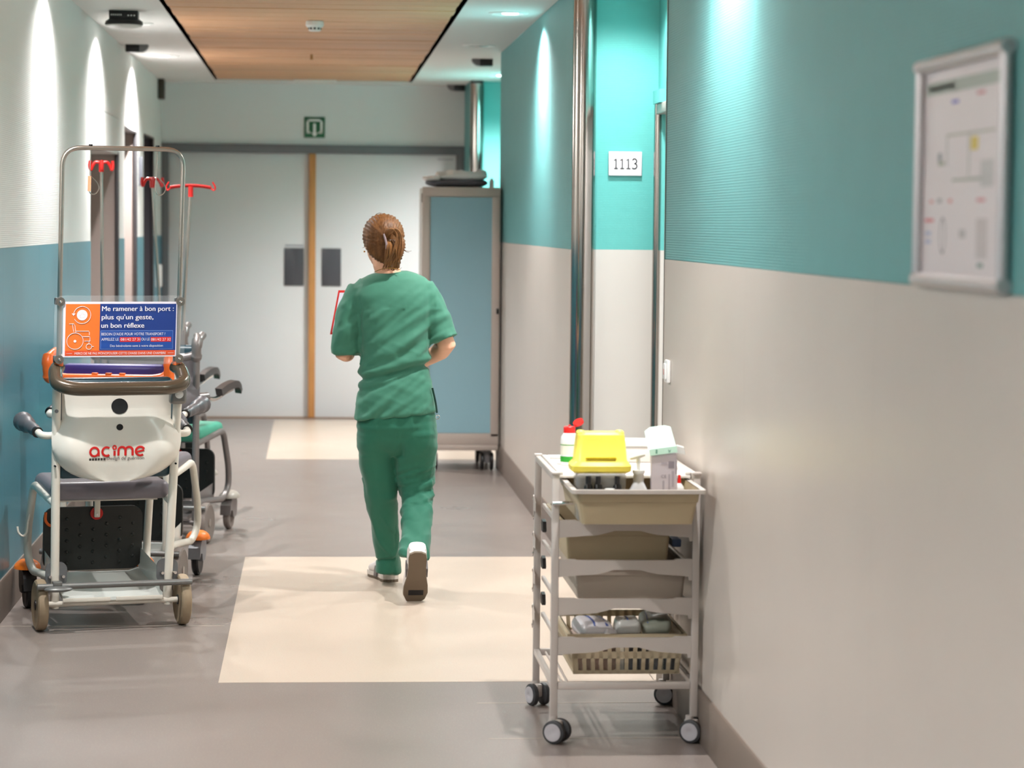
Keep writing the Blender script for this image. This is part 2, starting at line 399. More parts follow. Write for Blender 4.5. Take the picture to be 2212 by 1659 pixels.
p = at(268, 24, Z=ZC)
t = thing('ceiling_transceiver', 'black box with a round white-bottomed disc hanging from the white ceiling', 'ceiling device', (p.x, p.y, ZC))
bx = B().box(-.078, .078, -.05, .05, -.052, 0, .003).obj('housing', mBlack, t)
B().lathe([(.085, -.045), (.1, -.056), (.104, -.07), (.1, -.076)], seg=32).obj('shroud', mBlack, t)
B().lathe([(.099, -.074), (.095, -.082), (.06, -.092), (.003, -.094)], seg=32).obj('diffuser', mGreyP if 0 else M('opal_plastic', (206, 202, 198), .4), t)
for i in range(6): B().box(-.068+i*.0105, -.062+i*.0105, -.052, -.049, -.028, -.02).obj('vent', mWhiteP, bx)
for i in (0, 1, 2): B().box(.022+i*.016, .031+i*.016, -.052, -.049, -.03, -.023).obj('indicator', mWhiteP, bx)
def sensor(px, py, side, label):
    p = at(px, py, Z=ZC); t = thing('ceiling_sensor', label, 'sensor', (p.x, p.y, ZC), 0, 'small black ceiling sensors')
    B().box(-.045, .045, -.05, .05, -.048, 0, .004).obj('housing', mBlack, t)
    B().prism([(side*-.045, 0)] + [(side*(-.045-.055*cos(a)), -.048*sin(a)) for a in [pi/2*k/6 for k in range(7)]] + [(side*-.045, -.048)], -.045, .045).obj('cover', mGreyP, t)
sensor(287, 97, -1, 'small black ceiling sensor with grey cover beside the left downlights')
sensor(1050, 128, 1, 'small black ceiling sensor with grey cover above the tall cabinet')
sensor(992, 184, 1, 'small black ceiling sensor in the corner above the end doors')
p = at(680, 45, Z=ZC+.008)
t = thing('smoke_detector', 'white round smoke detector on the timber ceiling', 'smoke detector', (p.x, p.y, ZC+.005))
B().lathe([(.05, 0), (.052, -.022), (.045, -.034)], seg=28).obj('base', mWhiteP, t)
B().lathe([(.036, -.03), (.036, -.05), (.03, -.056), (.002, -.058)], seg=24).obj('chamber', mWhiteP, t)
for i in range(10):
    a = 2*pi*i/10; B().box(-.006, .006, -.0015, .0015, -.047, -.037).xf(Matrix.Rotation(a, 4, 'Z') @ Matrix.Translation((0, -.0365, 0))).obj('vent', mBlack, t)
p = at(673, 117, Z=ZC+.008)
t = thing('sprinkler_head', 'tiny brass sprinkler head in the timber ceiling', 'sprinkler', (p.x, p.y, ZC+.005))
B().cyl((0, 0, 0), (0, 0, -.03), .008).obj('body', M('brass', (150, 110, 60), .35, .9), t); B().cyl((0, 0, -.03), (0, 0, -.034), .014).obj('deflector', MC['brass'], t)
t = thing('ceiling_luminaire', 'slim white emergency light at the end of the timber ceiling', 'ceiling light', (-.015, 20.62, ZC+.006))
B().box(-.17, .17, -.05, .05, -.022, 0, .004).obj('body', mWhiteP, t); B().box(-.16, .16, -.04, .04, -.026, -.02, .002).obj('diffuser', MC['opal_plastic'], t)
tag(B().box(XL+.002, XL+.05, 20.62, 20.8, 2.6, 2.757, .006).obj('door_closer_box', M('olive_black', (58, 54, 44), .5)), 'small dark box high on the left wall by the end doors', 'wall box')
tag(B().box(XL+.002, XL+.03, 18.42, 18.44, 1.87, 2.08, .003).obj('door_plate', mPlate), 'narrow dark plate projecting from the wall between left doors', 'sign')
tag(B().box(XL+.002, XL+.05, 20.3, 20.42, 1.1, 1.28, .01).obj('wall_dispenser', mWhiteP), 'small white box on the petrol wall near the end doors', 'dispenser')

# ------------------------------------------------------------------ signs, plates, poster
mGreen = M('sign_green', (18, 92, 58), .4); mSignW = M('sign_white', (236, 238, 236), .45)
t = thing('exit_sign', 'green emergency exit sign with a white arrow above the end doors', 'sign', (-.018, YF-.002, 2.405))
B().box(-.085, .085, -.012, 0, -.085, .085, .003).obj('plate', mGreen, t)
g = B()
g.box(-.066, -.048, -.0135, -.011, -.045, .066); g.box(.048, .066, -.0135, -.011, -.045, .066); g.box(-.066, .066, -.0135, -.011, .05, .066)
g.box(-.066, -.034, -.0135, -.011, -.05, -.036); g.box(.034, .066, -.0135, -.011, -.05, -.036)
g.obj('doorway_symbol', mSignW, t)
B().prism([(-.01, .03), (.01, .03), (.01, -.045), (.026, -.045), (0, -.08), (-.026, -.045), (-.01, -.045)], -.0138, -.011).obj('arrow', mSignW, t)
a = at(1315, 327, Y=12.19); b = at(1386, 380, Y=12.19)
t = thing('room_number_sign', 'white room number sign reading 1113 on the turquoise wall', 'sign', ((a.x+b.x)/2, 12.197, (a.z+b.z)/2))
w, h = b.x-a.x, a.z-b.z
B().box(-w/2, w/2, -.012, 0, -h/2, h/2, .002).obj('plate', M('sign_offwhite', (226, 226, 232), .4), t)
mPB = M('print_black', (30, 30, 32), .5)
for i, ch in enumerate('1113'):
    cx = -w*.28+i*w*.187; g = B(); r_ = .0026
    if ch == '1':
        g.tube([(cx-.009, -.0125, .015), (cx, -.0125, .023), (cx, -.0125, -.023)], r_, 6); g.tube([(cx-.009, -.0125, -.0235), (cx+.009, -.0125, -.0235)], r_, 6)
    else:
        g.tube([(cx-.01+.0*k, -.0125, .017) for k in (0,)] + [(cx-.002+.0115*cos(radians(a_)), -.0125, .012+.012*sin(radians(a_))) for a_ in range(110, -91, -20)], r_, 6)
        g.tube([(cx-.002+.013*cos(radians(a_)), -.0125, -.0115+.0125*sin(radians(a_))) for a_ in range(90, -121, -20)] + [(cx-.012, -.0125, -.02)], r_, 6)
    g.obj('digit', mPB, t)
a = at(1440, 776, X=XR); b = at(1455, 829, X=XR)
t = thing('wall_switch', 'white key switch on the beige wall beside the recess', 'switch', (XR-.002, (a.y+b.y)/2, (a.z+b.z)/2))
B().box(-.014, 0, -.038, .038, -.04, .04, .006, 3).obj('surround', mWhiteP, t)
B().box(-.02, -.013, -.024, .024, -.028, .028, .004).obj('rocker', mWhiteP, t)
B().box(-.0206, -.019, -.004, .004, -.012, .008).obj('indicator', M('switch_red', (200, 90, 80), .4), t)
# poster in a snap frame
Y0, Y1, Z0, Z1 = 4.4, 5.06, 1.505, 1.955
t = thing('wall_poster', 'evacuation plan in a silver snap frame on the teal wall', 'poster', (XR, (Y0+Y1)/2, (Z0+Z1)/2))
hw, hh = (Y1-Y0)/2, (Z1-Z0)/2; mAlu = M('silver_aluminium', (200, 196, 198), .32, .7)
for z in (-hh, hh): B().cyl((-.014, -hw, z-math.copysign(.014, z)), (-.014, hw, z-math.copysign(.014, z)), .0145, 14).obj('frame_rail', mAlu, t)
for yy in (-hw, hw): B().cyl((-.013, yy-math.copysign(.013, yy), -hh+.006), (-.013, yy-math.copysign(.013, yy), hh-.006), .0125, 14).obj('frame_rail', mAlu, t)
sh = B().box(-.008, -.001, -hw+.012, hw-.012, -hh+.012, hh-.012).obj('sheet', M('poster_paper', (232, 222, 224), .35), t)
def pm_(y0, y1, z0, z1, rgb, nm):   # printed marks; y0,y1 measured from the far edge (left as read), z from the top, both 0..1
    B().box(-.0088, -.0078, hw-.02-y1*(2*hw-.04), hw-.02-y0*(2*hw-.04), hh-.02-z1*(2*hh-.04), hh-.02-z0*(2*hh-.04)).obj(nm, M('print_%d_%d_%d' % rgb, rgb, .6), sh)
pm_(.03, .97, .07, .13, (184, 192, 184), 'title_band'); pm_(.06, .4, .09, .11, (222, 226, 220), 'title_text')
for a in ((.36, .44, .17, .185, (120, 120, 200)), (.66, .75, .15, .165, (214, 150, 160)), (.3, .88, .325, .337, (196, 194, 184)), (.3, .315, .33, .47, (206, 202, 200)),
          (.57, .585, .33, .53, (202, 200, 196)), (.6, .68, .35, .41, (226, 204, 110)), (.38, .75, .535, .548, (180, 184, 174)), (.2, .24, .41, .45, (150, 156, 160)),
          (.72, .86, .46, .58, (208, 206, 206)), (.2, .28, .45, .47, (180, 184, 170)), (.1, .14, .63, .645, (220, 150, 150)), (.2, .25, .625, .645, (180, 176, 176)), (.34, .38, .63, .645, (222, 140, 140)), (.68, .77, .63, .645, (214, 140, 150)),
          (.04, .15, .72, .735, (220, 120, 130)), (.05, .12, .78, .8, (190, 196, 220)), (.05, .12, .82, .84, (190, 196, 220)), (.48, .55, .77, .81, (196, 190, 190)), (.68, .8, .72, .9, (208, 200, 200)), (.7, .76, .92, .94, (120, 150, 140))):
    pm_(*a, 'printed_mark')
for k, (u, w_) in enumerate(((.22, .1), (.0, 0))):
    if w_:
        g = B().torus((0, 0, 0), .03, .003, 'x', 20, 6); g.xf(Matrix.Translation((-.0082, hw-.02-.27*(2*hw-.04), hh-.02-.8*(2*hh-.04))) @ Matrix.Diagonal((.15, .7, 1.1, 1))); g.obj('printed_mark', M('print_grey', (150, 146, 148), .6), sh)

# ------------------------------------------------------------------ transport wheelchairs
mWhF = M('white_powder_coat', (222, 216, 204), .3)
mGyF = M('grey_powder_coat', (128, 122, 120), .3, .35)
mShell = M('white_moulded_shell', (220, 215, 205), .28, coat=.2)
mSeatG = M('mauve_grey_vinyl', (112, 106, 112), .38, bump=('noise', 60, .05))
mSeatGr = M('green_vinyl', (70, 158, 132), .5, bump=('noise', 60, .05))
mTan = M('tan_rubber', (146, 128, 104), .6, var=(14, .07)); mGrRub = M('grey_rubber', (122, 112, 106), .6)
mHub = M('hub_black', (24, 24, 26), .35); mBrown = M('bronze_grip', (82, 70, 56), .2, .25, coat=.4)
mOrange = M('orange_plastic', (238, 108, 40), .3); mPetrol = M('petrol_vinyl', (30, 62, 74), .35); mPurple = M('violet_vinyl', (52, 40, 120), .4)
mGreyArm = M('arm_pad_grey', (84, 82, 86), .35); mBlkArm = M('arm_pad_black', (50, 46, 46), .3)
mMat = M('black_foot_mat', (34, 35, 33), .5); mRed = M('red_plastic', (190, 28, 24), .35); mBar = M('grey_pedal_bar', (118, 118, 116), .35, .5)
mAcr = M('acrylic', (244, 250, 252), .04, trans=0., alpha=.07, spec=.6)

def wheel(parent, x, y, r, w, tire, name='rear_wheel', spokes=6):
    s = 1 if x > 0 else -1
    o = B().lathe([(r-.03, -w*.42), (r-.012, -w/2), (r-.004, -w*.4), (r, -w*.18), (r, w*.18), (r-.004, w*.4), (r-.012, w/2), (r-.03, w*.42)], (x, y, r), 'x', 36).obj(name, tire, parent)
    g = B().torus((x, y, r), r-.034, .009, 'x', 30, 8).cyl((x-w*.5, y, r), (x+w*.5, y, r), .02)
    for k in range(spokes):
        a = 2*pi*k/spokes; g.tube([(x, y+.015*cos(a), r+.015*sin(a)), (x, y+(r-.032)*cos(a), r+(r-.032)*sin(a))], .008, 6)
    g.obj('hub', mHub if tire is not mGrRub else M('hub_grey', (150, 142, 134), .3, .5), o)
    return o
def chair(name, label, loc, yaw, frame, seat, shell, pad, handle, arm, tire, bumper, sign=False, group='transport wheelchairs parked in a row', fork=None):
    t = thing(name, label, 'wheelchair', (loc[0], loc[1], 0), yaw, group)
    for s in (-1, 1):
        B().tube(spline([(s*.225, .01, .085), (s*.229, .0, .3), (s*.234, -.01, .55), (s*.24, -.025, .85), (s*.243, -.03, 1.0), (s*.242, -.012, 1.035)], 5), .0175, 14).obj('rear_leg', frame, t)
        B().tube(fillet([(s*.231, 0, .5), (s*.24, .3, .522), (s*.243, .48, .535), (s*.252, .56, .33), (s*.25, .565, .225), (s*.238, .49, .17), (s*.232, .3, .185), (s*.228, .02, .2)], .055, 5), .0165, 12).obj('side_frame', frame, t)
        wheel(t, s*.285, 0, .1025, .042, tire)
        # castor
        fk = fork or (mBlack if s < 0 else M('castor_grey', (126, 126, 132), .4))
        cx, cy = s*.24, .62
        B().prism([(cy-.085, .08), (cy-.075, .13), (cy-.04, .163), (cy+.05, .165), (cy+.06, .14), (cy+.055, .085), (cy+.03, .065), (cy-.02, .065), (cy-.03, .1), (cy-.06, .105)], cx-.028, cx+.028, 'x').obj('castor_fork', fk, t)
        B().lathe([(.04, -.012), (.059, -.016), (.067, -.009), (.067, .009), (.059, .016), (.04, .012), (.004, .013)], (cx, cy-.01, .067), 'x', 28).obj('castor_wheel', mBlack if bumper is mOrange else mGrRub, t)
        B().ell((cx, cy+.005, .165), .056, .07, .042, 22, 8, 0, 1).obj('bumper', bumper if bumper is not mOrange else M('bumper_orange', (242, 124, 28), .4), t)
    B().cyl((-.285, 0, .1025), (.285, 0, .1025), .0115).obj('axle', frame, t)
    B().cyl((-.31, -.085, .185), (.305, -.085, .185), .0125, 14).obj('brake_bar', mBar, t)
    g = B().ell((-.232, -.115, .178), .056, .03, .012, 20, 8).box(-.25, -.214, -.1, -.06, .182, .205, .004); g.obj('brake_pedal', mBar, t)
    # nesting tray: inclined sheet with rolled sides
    rs = []
    for k in range(9):
        f = k/8; y = -.03+.5*f; zb = .118+.045*f; prof = []
        for q in range(13):
            u = -1+2*q/12; x = .2*math.copysign(min(1, abs(u)*1.18), u); z = zb + (max(0, abs(u)-.78)/.22)**1.5*(.1 if f > .15 else .02)
            prof.append((x, y, z))
        rs.append(prof)
    g = B(); n = 13
    vs = [p for r in rs for p in r] + [(p[0], p[1], p[2]-.004) for r in rs for p in r]; m = len(rs)*n; fs = []
    for i in range(len(rs)-1):
        for k in range(n-1):
            a = i*n+k; fs.append((a, a+1, a+n+1, a+n)); fs.append((m+a, m+a+n, m+a+n+1, m+a+1))
    for k in range(n-1):
        fs.append((k, m+k, m+k+1, k+1)); a = (len(rs)-1)*n+k; fs.append((a, a+1, m+a+1, m+a))
    for i in range(len(rs)-1):
        for k in (0, n-1): a = i*n+k; fs.append((a, a+n, m+a+n, m+a))
    g.add(vs, fs).obj('nesting_tray', M('tray_white', (206, 208, 202), .25) if frame is mWhF else mGyF, t)
    g = B().box(-.2, -.012, -.034, -.026, .112, .128, .002).box(.012, .2, -.034, -.026, .112, .128, .002).cyl((-.2, -.01, .105), (.2, -.01, .105), .01)
    g.obj('tray_lip', frame, t)
    # seat
    g = B().box(-.238, .238, .05, .52, .505, .578, .03, 4); me = g.mesh('seat')
    for v in me.vertices:
        f = max(0, 1-(v.co.x/.24)**2)*max(0, 1-((v.co.y-.28)/.25)**2); v.co.z += (.012*f if v.co.z > .54 else 0)
    mobj('seat', me, seat, t)
    B().box(-.2, .2, .12, .48, .495, .508).obj('seat_base', frame, t)
    # raised foot plate with grip studs
    fp = B().prism(rrect(.41, .262, .045, 5, 0, .306), .44, .462).obj('foot_plate', mMat, t)
    g = B()
    for i in range(7):
        for j in range(5 if i % 2 else 4): g.ell((-.165+i*.055, (.441), .205+j*.046+(0 if i % 2 else .022)), .008, .007, .008, 8, 4)
    st = g.obj('grip_studs', mMat, fp); st['kind'] = 'stuff'
    B().box(-.002, .022, .41, .424, .395, .52, .004).obj('foot_plate_strap', frame, t)
    B().cyl((.01, .424, .41), (.01, .438, .41), .026, 22).obj('pivot_disc', mRed, t)
    B().cyl((.01, .404, .408), (.01, .412, .408), .005, 10).obj('pivot_bolt', mChrome, t)
    B().tube(spline([(-.2, .43, .42), (-.2, .425, .385), (-.18, .425, .365), (-.15, .43, .375)], 5), .006, 8).obj('release_hook', mOrange if bumper is mOrange else mRed, t)
    # back shell
    rows = []
    for k in range(25):
        z = .592+.365*k/24
        if z < .74: w = .256*sqrt(max(.0, 1-((.74-z)/.152)**2))**.8
        elif z < .79: w = .258
        else: w = .258-.04*min(1, (z-.79)/.045)**.8
        w = max(w, .012); low = math.exp(-((z-.7)/.1)**2); row = []
        for q in range(33):
            u = -1+2*q/32; x = u*w
            lobe = math.exp(-((abs(u)-.72)/.3)**2)*low
            y = -.052 - .014*low - .024*lobe + .035*abs(u)**5 + .012*(z-.6)
            if z > .82: y += .018*(1-abs(u)**4)*((z-.82)/.135)
            row.append((x, y, z - (.012*(1-u*u) if k == 24 else 0)))
        rows.append(row)
    n = 33; vs = [p for r in rows for p in r]; m = len(vs); vs += [(p[0]*.985, p[1]+.02, p[2]) for p in vs]; fs = []
    for i in range(24):
        for k in range(n-1): a = i*n+k; fs.append((a, a+1, a+n+1, a+n)); fs.append((m+a, m+a+n, m+a+n+1, m+a+1))
        for k in (0, n-1): a = i*n+k; fs.append((a, a+n, m+a+n, m+a))
    for k in range(n-1): fs.append((k, m+k, m+k+1, k+1)); a = 24*n+k; fs.append((a, a+1, m+a+1, m+a))
    sh = B().add(vs, fs).obj('back_shell', shell, t, 60)
    B().box(-.23, .23, -.012, .04, .6, 1.0, .025, 3).obj('back_cushion', pad, t)
    # arms
    for s in (-1, 1):
        if arm == 'pad':
            B().tube(fillet([(s*.22, -.012, .775), (s*.292, -.012, .772), (s*.302, .1, .79)], .045, 6), .0145, 12).obj('arm_tube', frame, t)
            B().tube(spline([(s*.3, .055, .783), (s*.303, .12, .788), (s*.31, .25, .797), (s*.313, .34, .803), (s*.313, .355, .804)], 5), [.02]*5+[.024]*5+[.034]*5+[.04]*5+[.022], 16).obj('arm_pad', mGreyArm, t)
            B().tube([(s*.3, .05, .782), (s*.301, .066, .785)], .022, 16).obj('arm_collar', mBlack, t)
        else:
            B().cyl((s*.245, -.02, .735), (s*.28, .03, .737), .026, 14).obj('arm_pivot', frame, t)
            B().tube(fillet([(s*.27, .02, .735), (s*.29, .14, .715), (s*.3, .26, .74), (s*.305, .42, .755)], .06, 6), .012, 12).obj('arm_tube', mChrome, t)
            B().tube(spline([(s*.296, .2, .752), (s*.302, .32, .772), (s*.308, .46, .78), (s*.31, .52, .765), (s*.31, .545, .735)], 4), .028, 4, flat=.8).obj('arm_pad', mBlkArm, t)
    if handle == 'bronze':
        B().tube(fillet([(-.232, .0, 1.045), (-.25, -.03, 1.03), (-.255, -.1, .98), (-.19, -.125, .963), (.19, -.125, .963), (.255, -.1, .98), (.25, -.03, 1.03), (.232, .0, 1.045)], .06, 7), .0275, 18).obj('push_handle', mBrown, t)
        for s in (1,):
            g = B().box(s*.235-.034, s*.235+.034, -.08, -.035, .895, .97, .014, 3).obj('handle_bracket', mBar, t)
            B().cyl((s*.235, -.079, .935), (s*.235, -.088, .935), .0165, 20).obj('lock_button', mWhiteP, g)
        B().tube(fillet([(-.235, -.012, 1.02), (-.237, -.03, 1.12), (-.24, -.03, 1.905), (.24, -.03, 1.905), (.237, -.03, 1.12), (.235, -.012, 1.02)], .075, 8), .0095, 14).obj('infusion_hoop', mTube, t)
        for s in (-1, 1): B().cyl((s*.236, -.022, 1.05), (s*.236, -.024, 1.068), .019, 16).obj('retaining_collar', mOrange, t)
    else:
        hm = handle
        B().tube(fillet([(-.262, .01, 1.05), (-.262, -.07, 1.03), (-.255, -.1, .955), (-.2, -.11, .942), (.2, -.11, .942), (.255, -.1, .955), (.262, -.07, 1.03), (.262, .01, 1.05)], .045, 6), .02, 14).obj('push_handle', hm, t)
        for s in (-1, 1):
            B().tube(spline([(s*.252, -.06, 1.05), (s*.265, -.095, 1.03), (s*.265, -.112, .99), (s*.262, -.105, .955), (s*.252, -.09, .94)], 4), [.018]*4+[.028]*4+[.024]*4+[.03]*4+[.02], 12).obj('handle_grip', hm, t)
        g = B()
        for k in (-.06, 0, .06): g.box(k-.014, k+.014, -.118, -.1, .956, .968, .004)
        g.obj('grip_ribs', hm, t)
    return t, sh

A_LOC, A_YAW = (-.806, 10.175), radians(15)
chA, shA = chair('transport_wheelchair', 'white transport wheelchair with bronze push bar, steel hoop and blue orange sign', A_LOC, A_YAW, mWhF, mSeatG, mShell, mPetrol, 'bronze', 'pad', mTan, mOrange)
chB, shB = chair('transport_wheelchair', 'white transport wheelchair with orange push handle parked between bronze-handled and green-seated chairs', (-.87, 11.14), radians(-9), mWhF, mSeatG, mShell, mPurple, mOrange, 'pad', mGrRub, mOrange, fork=M('castor_grey', (126, 126, 132), .4))
chD, shD = chair('transport_wheelchair', 'grey transport wheelchair with green seat and chrome armrests', (-.825, 12.93), radians(-13), mGyF, mSeatGr, M('grey_shell', (104, 100, 102), .4), mPetrol, mGyF, 'chrome', mGrRub, M('bumper_grey', (170, 164, 154), .4), fork=mGyF)
chE, shE = chair('transport_wheelchair', 'grey transport wheelchair last in the row, mostly hidden behind the green-seated one', (-.96, 14.14), radians(-10), mGyF, mSeatGr, MC['grey_shell'], mPetrol, mGyF, 'chrome', mGrRub, MC['bumper_grey'], fork=mGyF)

# front chair: logo, dark opening discs, bolts, hooks, sign
mHole = M('opening_black', (8, 12, 14), .7)
def on_shell(z, u=0., off=0.):
    low = math.exp(-((z-.7)/.1)**2); lobe = math.exp(-((abs(u)-.72)/.3)**2)*low
    return -.052 - .014*low - .024*lobe + .035*abs(u)**5 + .012*(z-.6) + (.018*(1-abs(u)**4)*((z-.82)/.135) if z > .82 else 0) + off
for z, r in ((.888, .033), (.806, .0135)):
    pts = [(.006+q*r*cos(2*pi*k/28), z+q*r*.93*sin(2*pi*k/28)) for q in (1, .6, .2) for k in range(28)]
    B().rings([[(x, on_shell(zz, x/.22, -.0022), zz) for x, zz in pts[i*28:i*28+28]] for i in range(3)]).obj('opening_disc', mHole, shA)  # dark discs on the surface, the holes' inner shade put into colour
logo_red = M('logo_red', (196, 26, 24), .4); logo_grey = M('logo_grey', (90, 84, 82), .5)
def on_surface(o, off=-.0032):
    for v in o.data.vertices: v.co.y = on_shell(v.co.z, v.co.x/.258, off)
# word mark drawn as rounded strokes
def stroke(pts, r=.0055): return B().tube(pts, r, 8)
def arc(cx, cz, rx, rz, a0, a1, n=14): return [(cx+rx*cos(radians(a0+(a1-a0)*k/n)), 0, cz+rz*sin(radians(a0+(a1-a0)*k/n))) for k in range(n+1)]
g = B(); X0, Zb = -.112, .694; H = .034
def A_(g, x, w, h, zb, r):
    g.tube(arc(x+w/2, zb+h/2, w/2, h/2, 0, 360, 20), r, 6); g.tube([(x+w, 0, zb+h/2), (x+w, 0, zb)], r, 6)
A_(g, X0, .034, H, Zb, .0045)
g.tube(arc(X0+.066, Zb+H/2, .017, H/2, 50, 310, 16), .0045, 6)
A_(g, X0+.091, .0125, .014, Zb+.026, .0028)
g.tube([(X0+.0975, 0, Zb), (X0+.0975, 0, Zb+.02)], .0045, 6)
g.tube([(X0+.113, 0, Zb), (X0+.113, 0, Zb+H*.62)] + arc(X0+.127, Zb+H*.62, .014, H*.38, 180, 0, 10) + [(X0+.141, 0, Zb)], .0045, 6)
g.tube(arc(X0+.155, Zb+H*.62, .014, H*.38, 180, 0, 10) + [(X0+.169, 0, Zb)], .0045, 6)
g.tube(arc(X0+.199, Zb+H/2, .017, H/2, -50, -330, 18), .0045, 6); g.tube([(X0+.184, 0, Zb+H*.4), (X0+.214, 0, Zb+H*.62)], .004, 6)
o = g.obj('word_mark', logo_red, shA)
for v in o.data.vertices: v.co.y = on_shell(v.co.z, v.co.x/.258, -.0025) + v.co.y*.15
for i in range(6):
    o = B().box(X0-.004+i*.0115, X0+.005+i*.0115, -.0005, .0005, .677, .686).obj('logo_square', logo_grey, shA); on_surface(o, -.002)
o = text('Design de guérison', .148, .0185, logo_grey, 'tag_line', shA, 0, 0, X0+.067, .678); on_surface(o, -.002)
for z in (.872, .655): B().cyl((-.243, -.047, z), (-.243, -.02, z), .0075 if z > .8 else .004, 12).obj('frame_cap', mGreyP if z > .8 else mHole, chA)
B().cyl((.238, -.04, .655), (.238, -.015, .655), .004, 10).obj('frame_cap', mHole, chA)
for s in (-1, 1):
    for q in (-1, 1): B().cyl((s*.224+q*.026, -.03, .215), (s*.224+q*.026, .02, .215), .006, 10).obj('bolt', mChrome, chA)
    B().prism(rrect(.085, .1, .03, 5, s*.222, .22), .0, .01).obj('brake_plate', M('bracket_grey', (112, 114, 116), .35, .4), chA)
B().tube(spline([(-.25, .52, .41), (-.262, .50, .37), (-.268, .48, .335), (-.285, .47, .32), (-.303, .47, .335), (-.308, .472, .36)], 5), .0045, 8).obj('bag_hook', mWhF, chA)
for hx in (-.13, .135):
    h = B().tube(spline([(hx, -.03, 1.912), (hx, -.03, 1.86), (hx, -.03, 1.8), (hx+.008, -.03, 1.79), (hx+.028, -.03, 1.77), (hx+.036, -.03, 1.748), (hx+.026, -.03, 1.728), (hx+.008, -.03, 1.724), (hx-.003, -.03, 1.74), (hx-.003, -.03, 1.79)], 5), .0022, 8).obj('drip_hook', mTube, chA)
    B().cyl((hx, -.03, 1.914), (hx, -.03, 1.919), .008, 12).obj('hook_nut', mBlack, chA)
    if hx < 0: B().box(hx-.008, hx+.004, -.032, -.029, 1.735, 1.795).obj('hook_tag', M('peach_tag', (240, 160, 120), .5), h)
# sign board held by four clamps
ac = B().prism(rrect(.52, .272, .03, 4, 0, 1.19), -.0455, -.0425).obj('sign_board', mAcr, chA)
ac['label'] = 'clear acrylic board carrying the printed notice'
PX0, PX1, PZ1, PZ0 = -.226, .226, 1.302, 1.084
def U(x): return PX0+(x-290)/1685*(PX1-PX0)
def V(y): return PZ1-(y-148)/815*(PZ1-PZ0)
mN = lambda n, c: M('notice_'+n, c, .35)
def rect(x0, y0, x1, y1, mat, y, name): return B().box(U(x0), U(x1), y, y+.0004, V(y1), V(y0)).obj(name, mat, ac)
rect(290, 148, 1975, 963, mN('white', (232, 226, 236)), -.0475, 'notice_paper')
rect(326, 182, 830, 870, mN('orange', (236, 120, 50)), -.048, 'orange_field'); rect(326, 868, 1955, 943, mN('vermilion', (222, 84, 44)), -.0481, 'orange_band')
rect(830, 180, 1960, 868, mN('blue', (32, 60, 132)), -.048, 'blue_field')
rect(845, 575, 1922, 850, mN('pale_line', (130, 160, 220)), -.0484, 'inner_frame'); rect(850, 580, 1917, 845, mN('mid_blue', (34, 76, 156)), -.0487, 'inner_field')
for x0, x1 in ((1130, 1438), (1588, 1894)): rect(x0, 672, x1, 742, mN('red', (216, 44, 40)), -.0491, 'number_field')
mTx = mN('type', (240, 236, 244)); sc = (PX1-PX0)/1685
def T(s, x0, x1, base, cap, bold=.0):
    o = text(s, (x1-x0)*sc, cap*sc/.70, mTx, 'lettering', ac, 0., -.0496, U(x0), V(base))
    if bold:   # heavier weight: the outlines repeated a hair to each side
        me = o.data; vs = [v.co.copy() for v in me.vertices]; fs = [tuple(p.vertices) for p in me.polygons]; n = len(vs)
        nm = bpy.data.meshes.new('lettering')
        nm.from_pydata([v+Vector((dx, -.00002*k, 0)) for k, dx in enumerate((0, -.00045, .00045))for v in vs], [], [tuple(i+k*n for i in f) for k in range(3) for f in fs])
        nm.materials.append(mTx); o.data = nm
T('Me ramener à bon port :', 857, 1922, 285, 72, .004); T("plus qu'un geste,", 855, 1620, 408, 72, .004); T('un bon réflexe', 852, 1486, 532, 72, .004)
T("BESOIN D'AIDE POUR VOTRE TRANSPORT ?", 858, 1805, 645, 40); T('APPELEZ LE', 858, 1112, 722, 40); T('081/42 27 31', 1142, 1430, 724, 38, .0); T('OU LE', 1448, 1572, 723, 40); T('081/42 27 32', 1594, 1886, 726, 38, .0)
T('Des bénévolants sont à votre disposition', 988, 1772, 815, 34, 0); T('MERCI DE NE PAS MONOPOLISER CETTE CHAISE DANS UNE CHAMBRE', 468, 1818, 925, 34, 0)
for x0, x1 in ((345, 430), (1850, 1935)): rect(x0, 907, x1, 911, mTx, -.0492, 'dash')
def ln(pts, w=5, name='pictogram_line', mat=None): B().tube([(U(x), -.0492, V(y)) for x, y in pts], w*sc*.8, 6).obj(name, mat or mTx, ac)
def circ(cx, cy, r, a0=0, a1=360, n=30): return [(cx+r*cos(radians(a0+(a1-a0)*k/n)), cy+r*sin(radians(a0+(a1-a0)*k/n))) for k in range(n+1)]
ln(circ(567, 345, 126, -170, 152)); B().prism([(U(x), V(y)) for x, y in ((412, 320), (470, 322), (440, 356))], -.0497, -.0488).obj('arrow_head', mTx, ac)
B().prism([(U(x), V(y)) for x, y in circ(567, 345, 78)[:-1]], -.0496, -.0488).obj('badge', mTx, ac)
mTh = mN('thumb', (200, 90, 96))
ln([(522, 345), (522, 385), (538, 385), (538, 345), (522, 345)], 2.4, 'thumb_line', mTh); ln([(540, 348), (560, 330), (566, 302), (578, 308), (578, 336), (608, 336), (608, 360), (600, 384), (556, 388), (540, 380)], 2.4, 'thumb_line', mTh)
ln(circ(470, 728, 120)); B().prism([(U(x), V(y)) for x, y in circ(470, 728, 20)[:-1]], -.0496, -.0488).obj('hub_dot', mTx, ac)
ln(circ(676, 810, 40)); ln([(716, 808), (748, 808)]); ln([(382, 474), (446, 474), (464, 500), (480, 600)]); ln([(426, 478), (448, 590)]); ln([(476, 582), (668, 582), (678, 600), (678, 640)])
ln([(575, 664), (682, 664), (690, 680), (690, 728)]); ln([(608, 728), (690, 728)]); ln([(676, 728), (676, 770)])
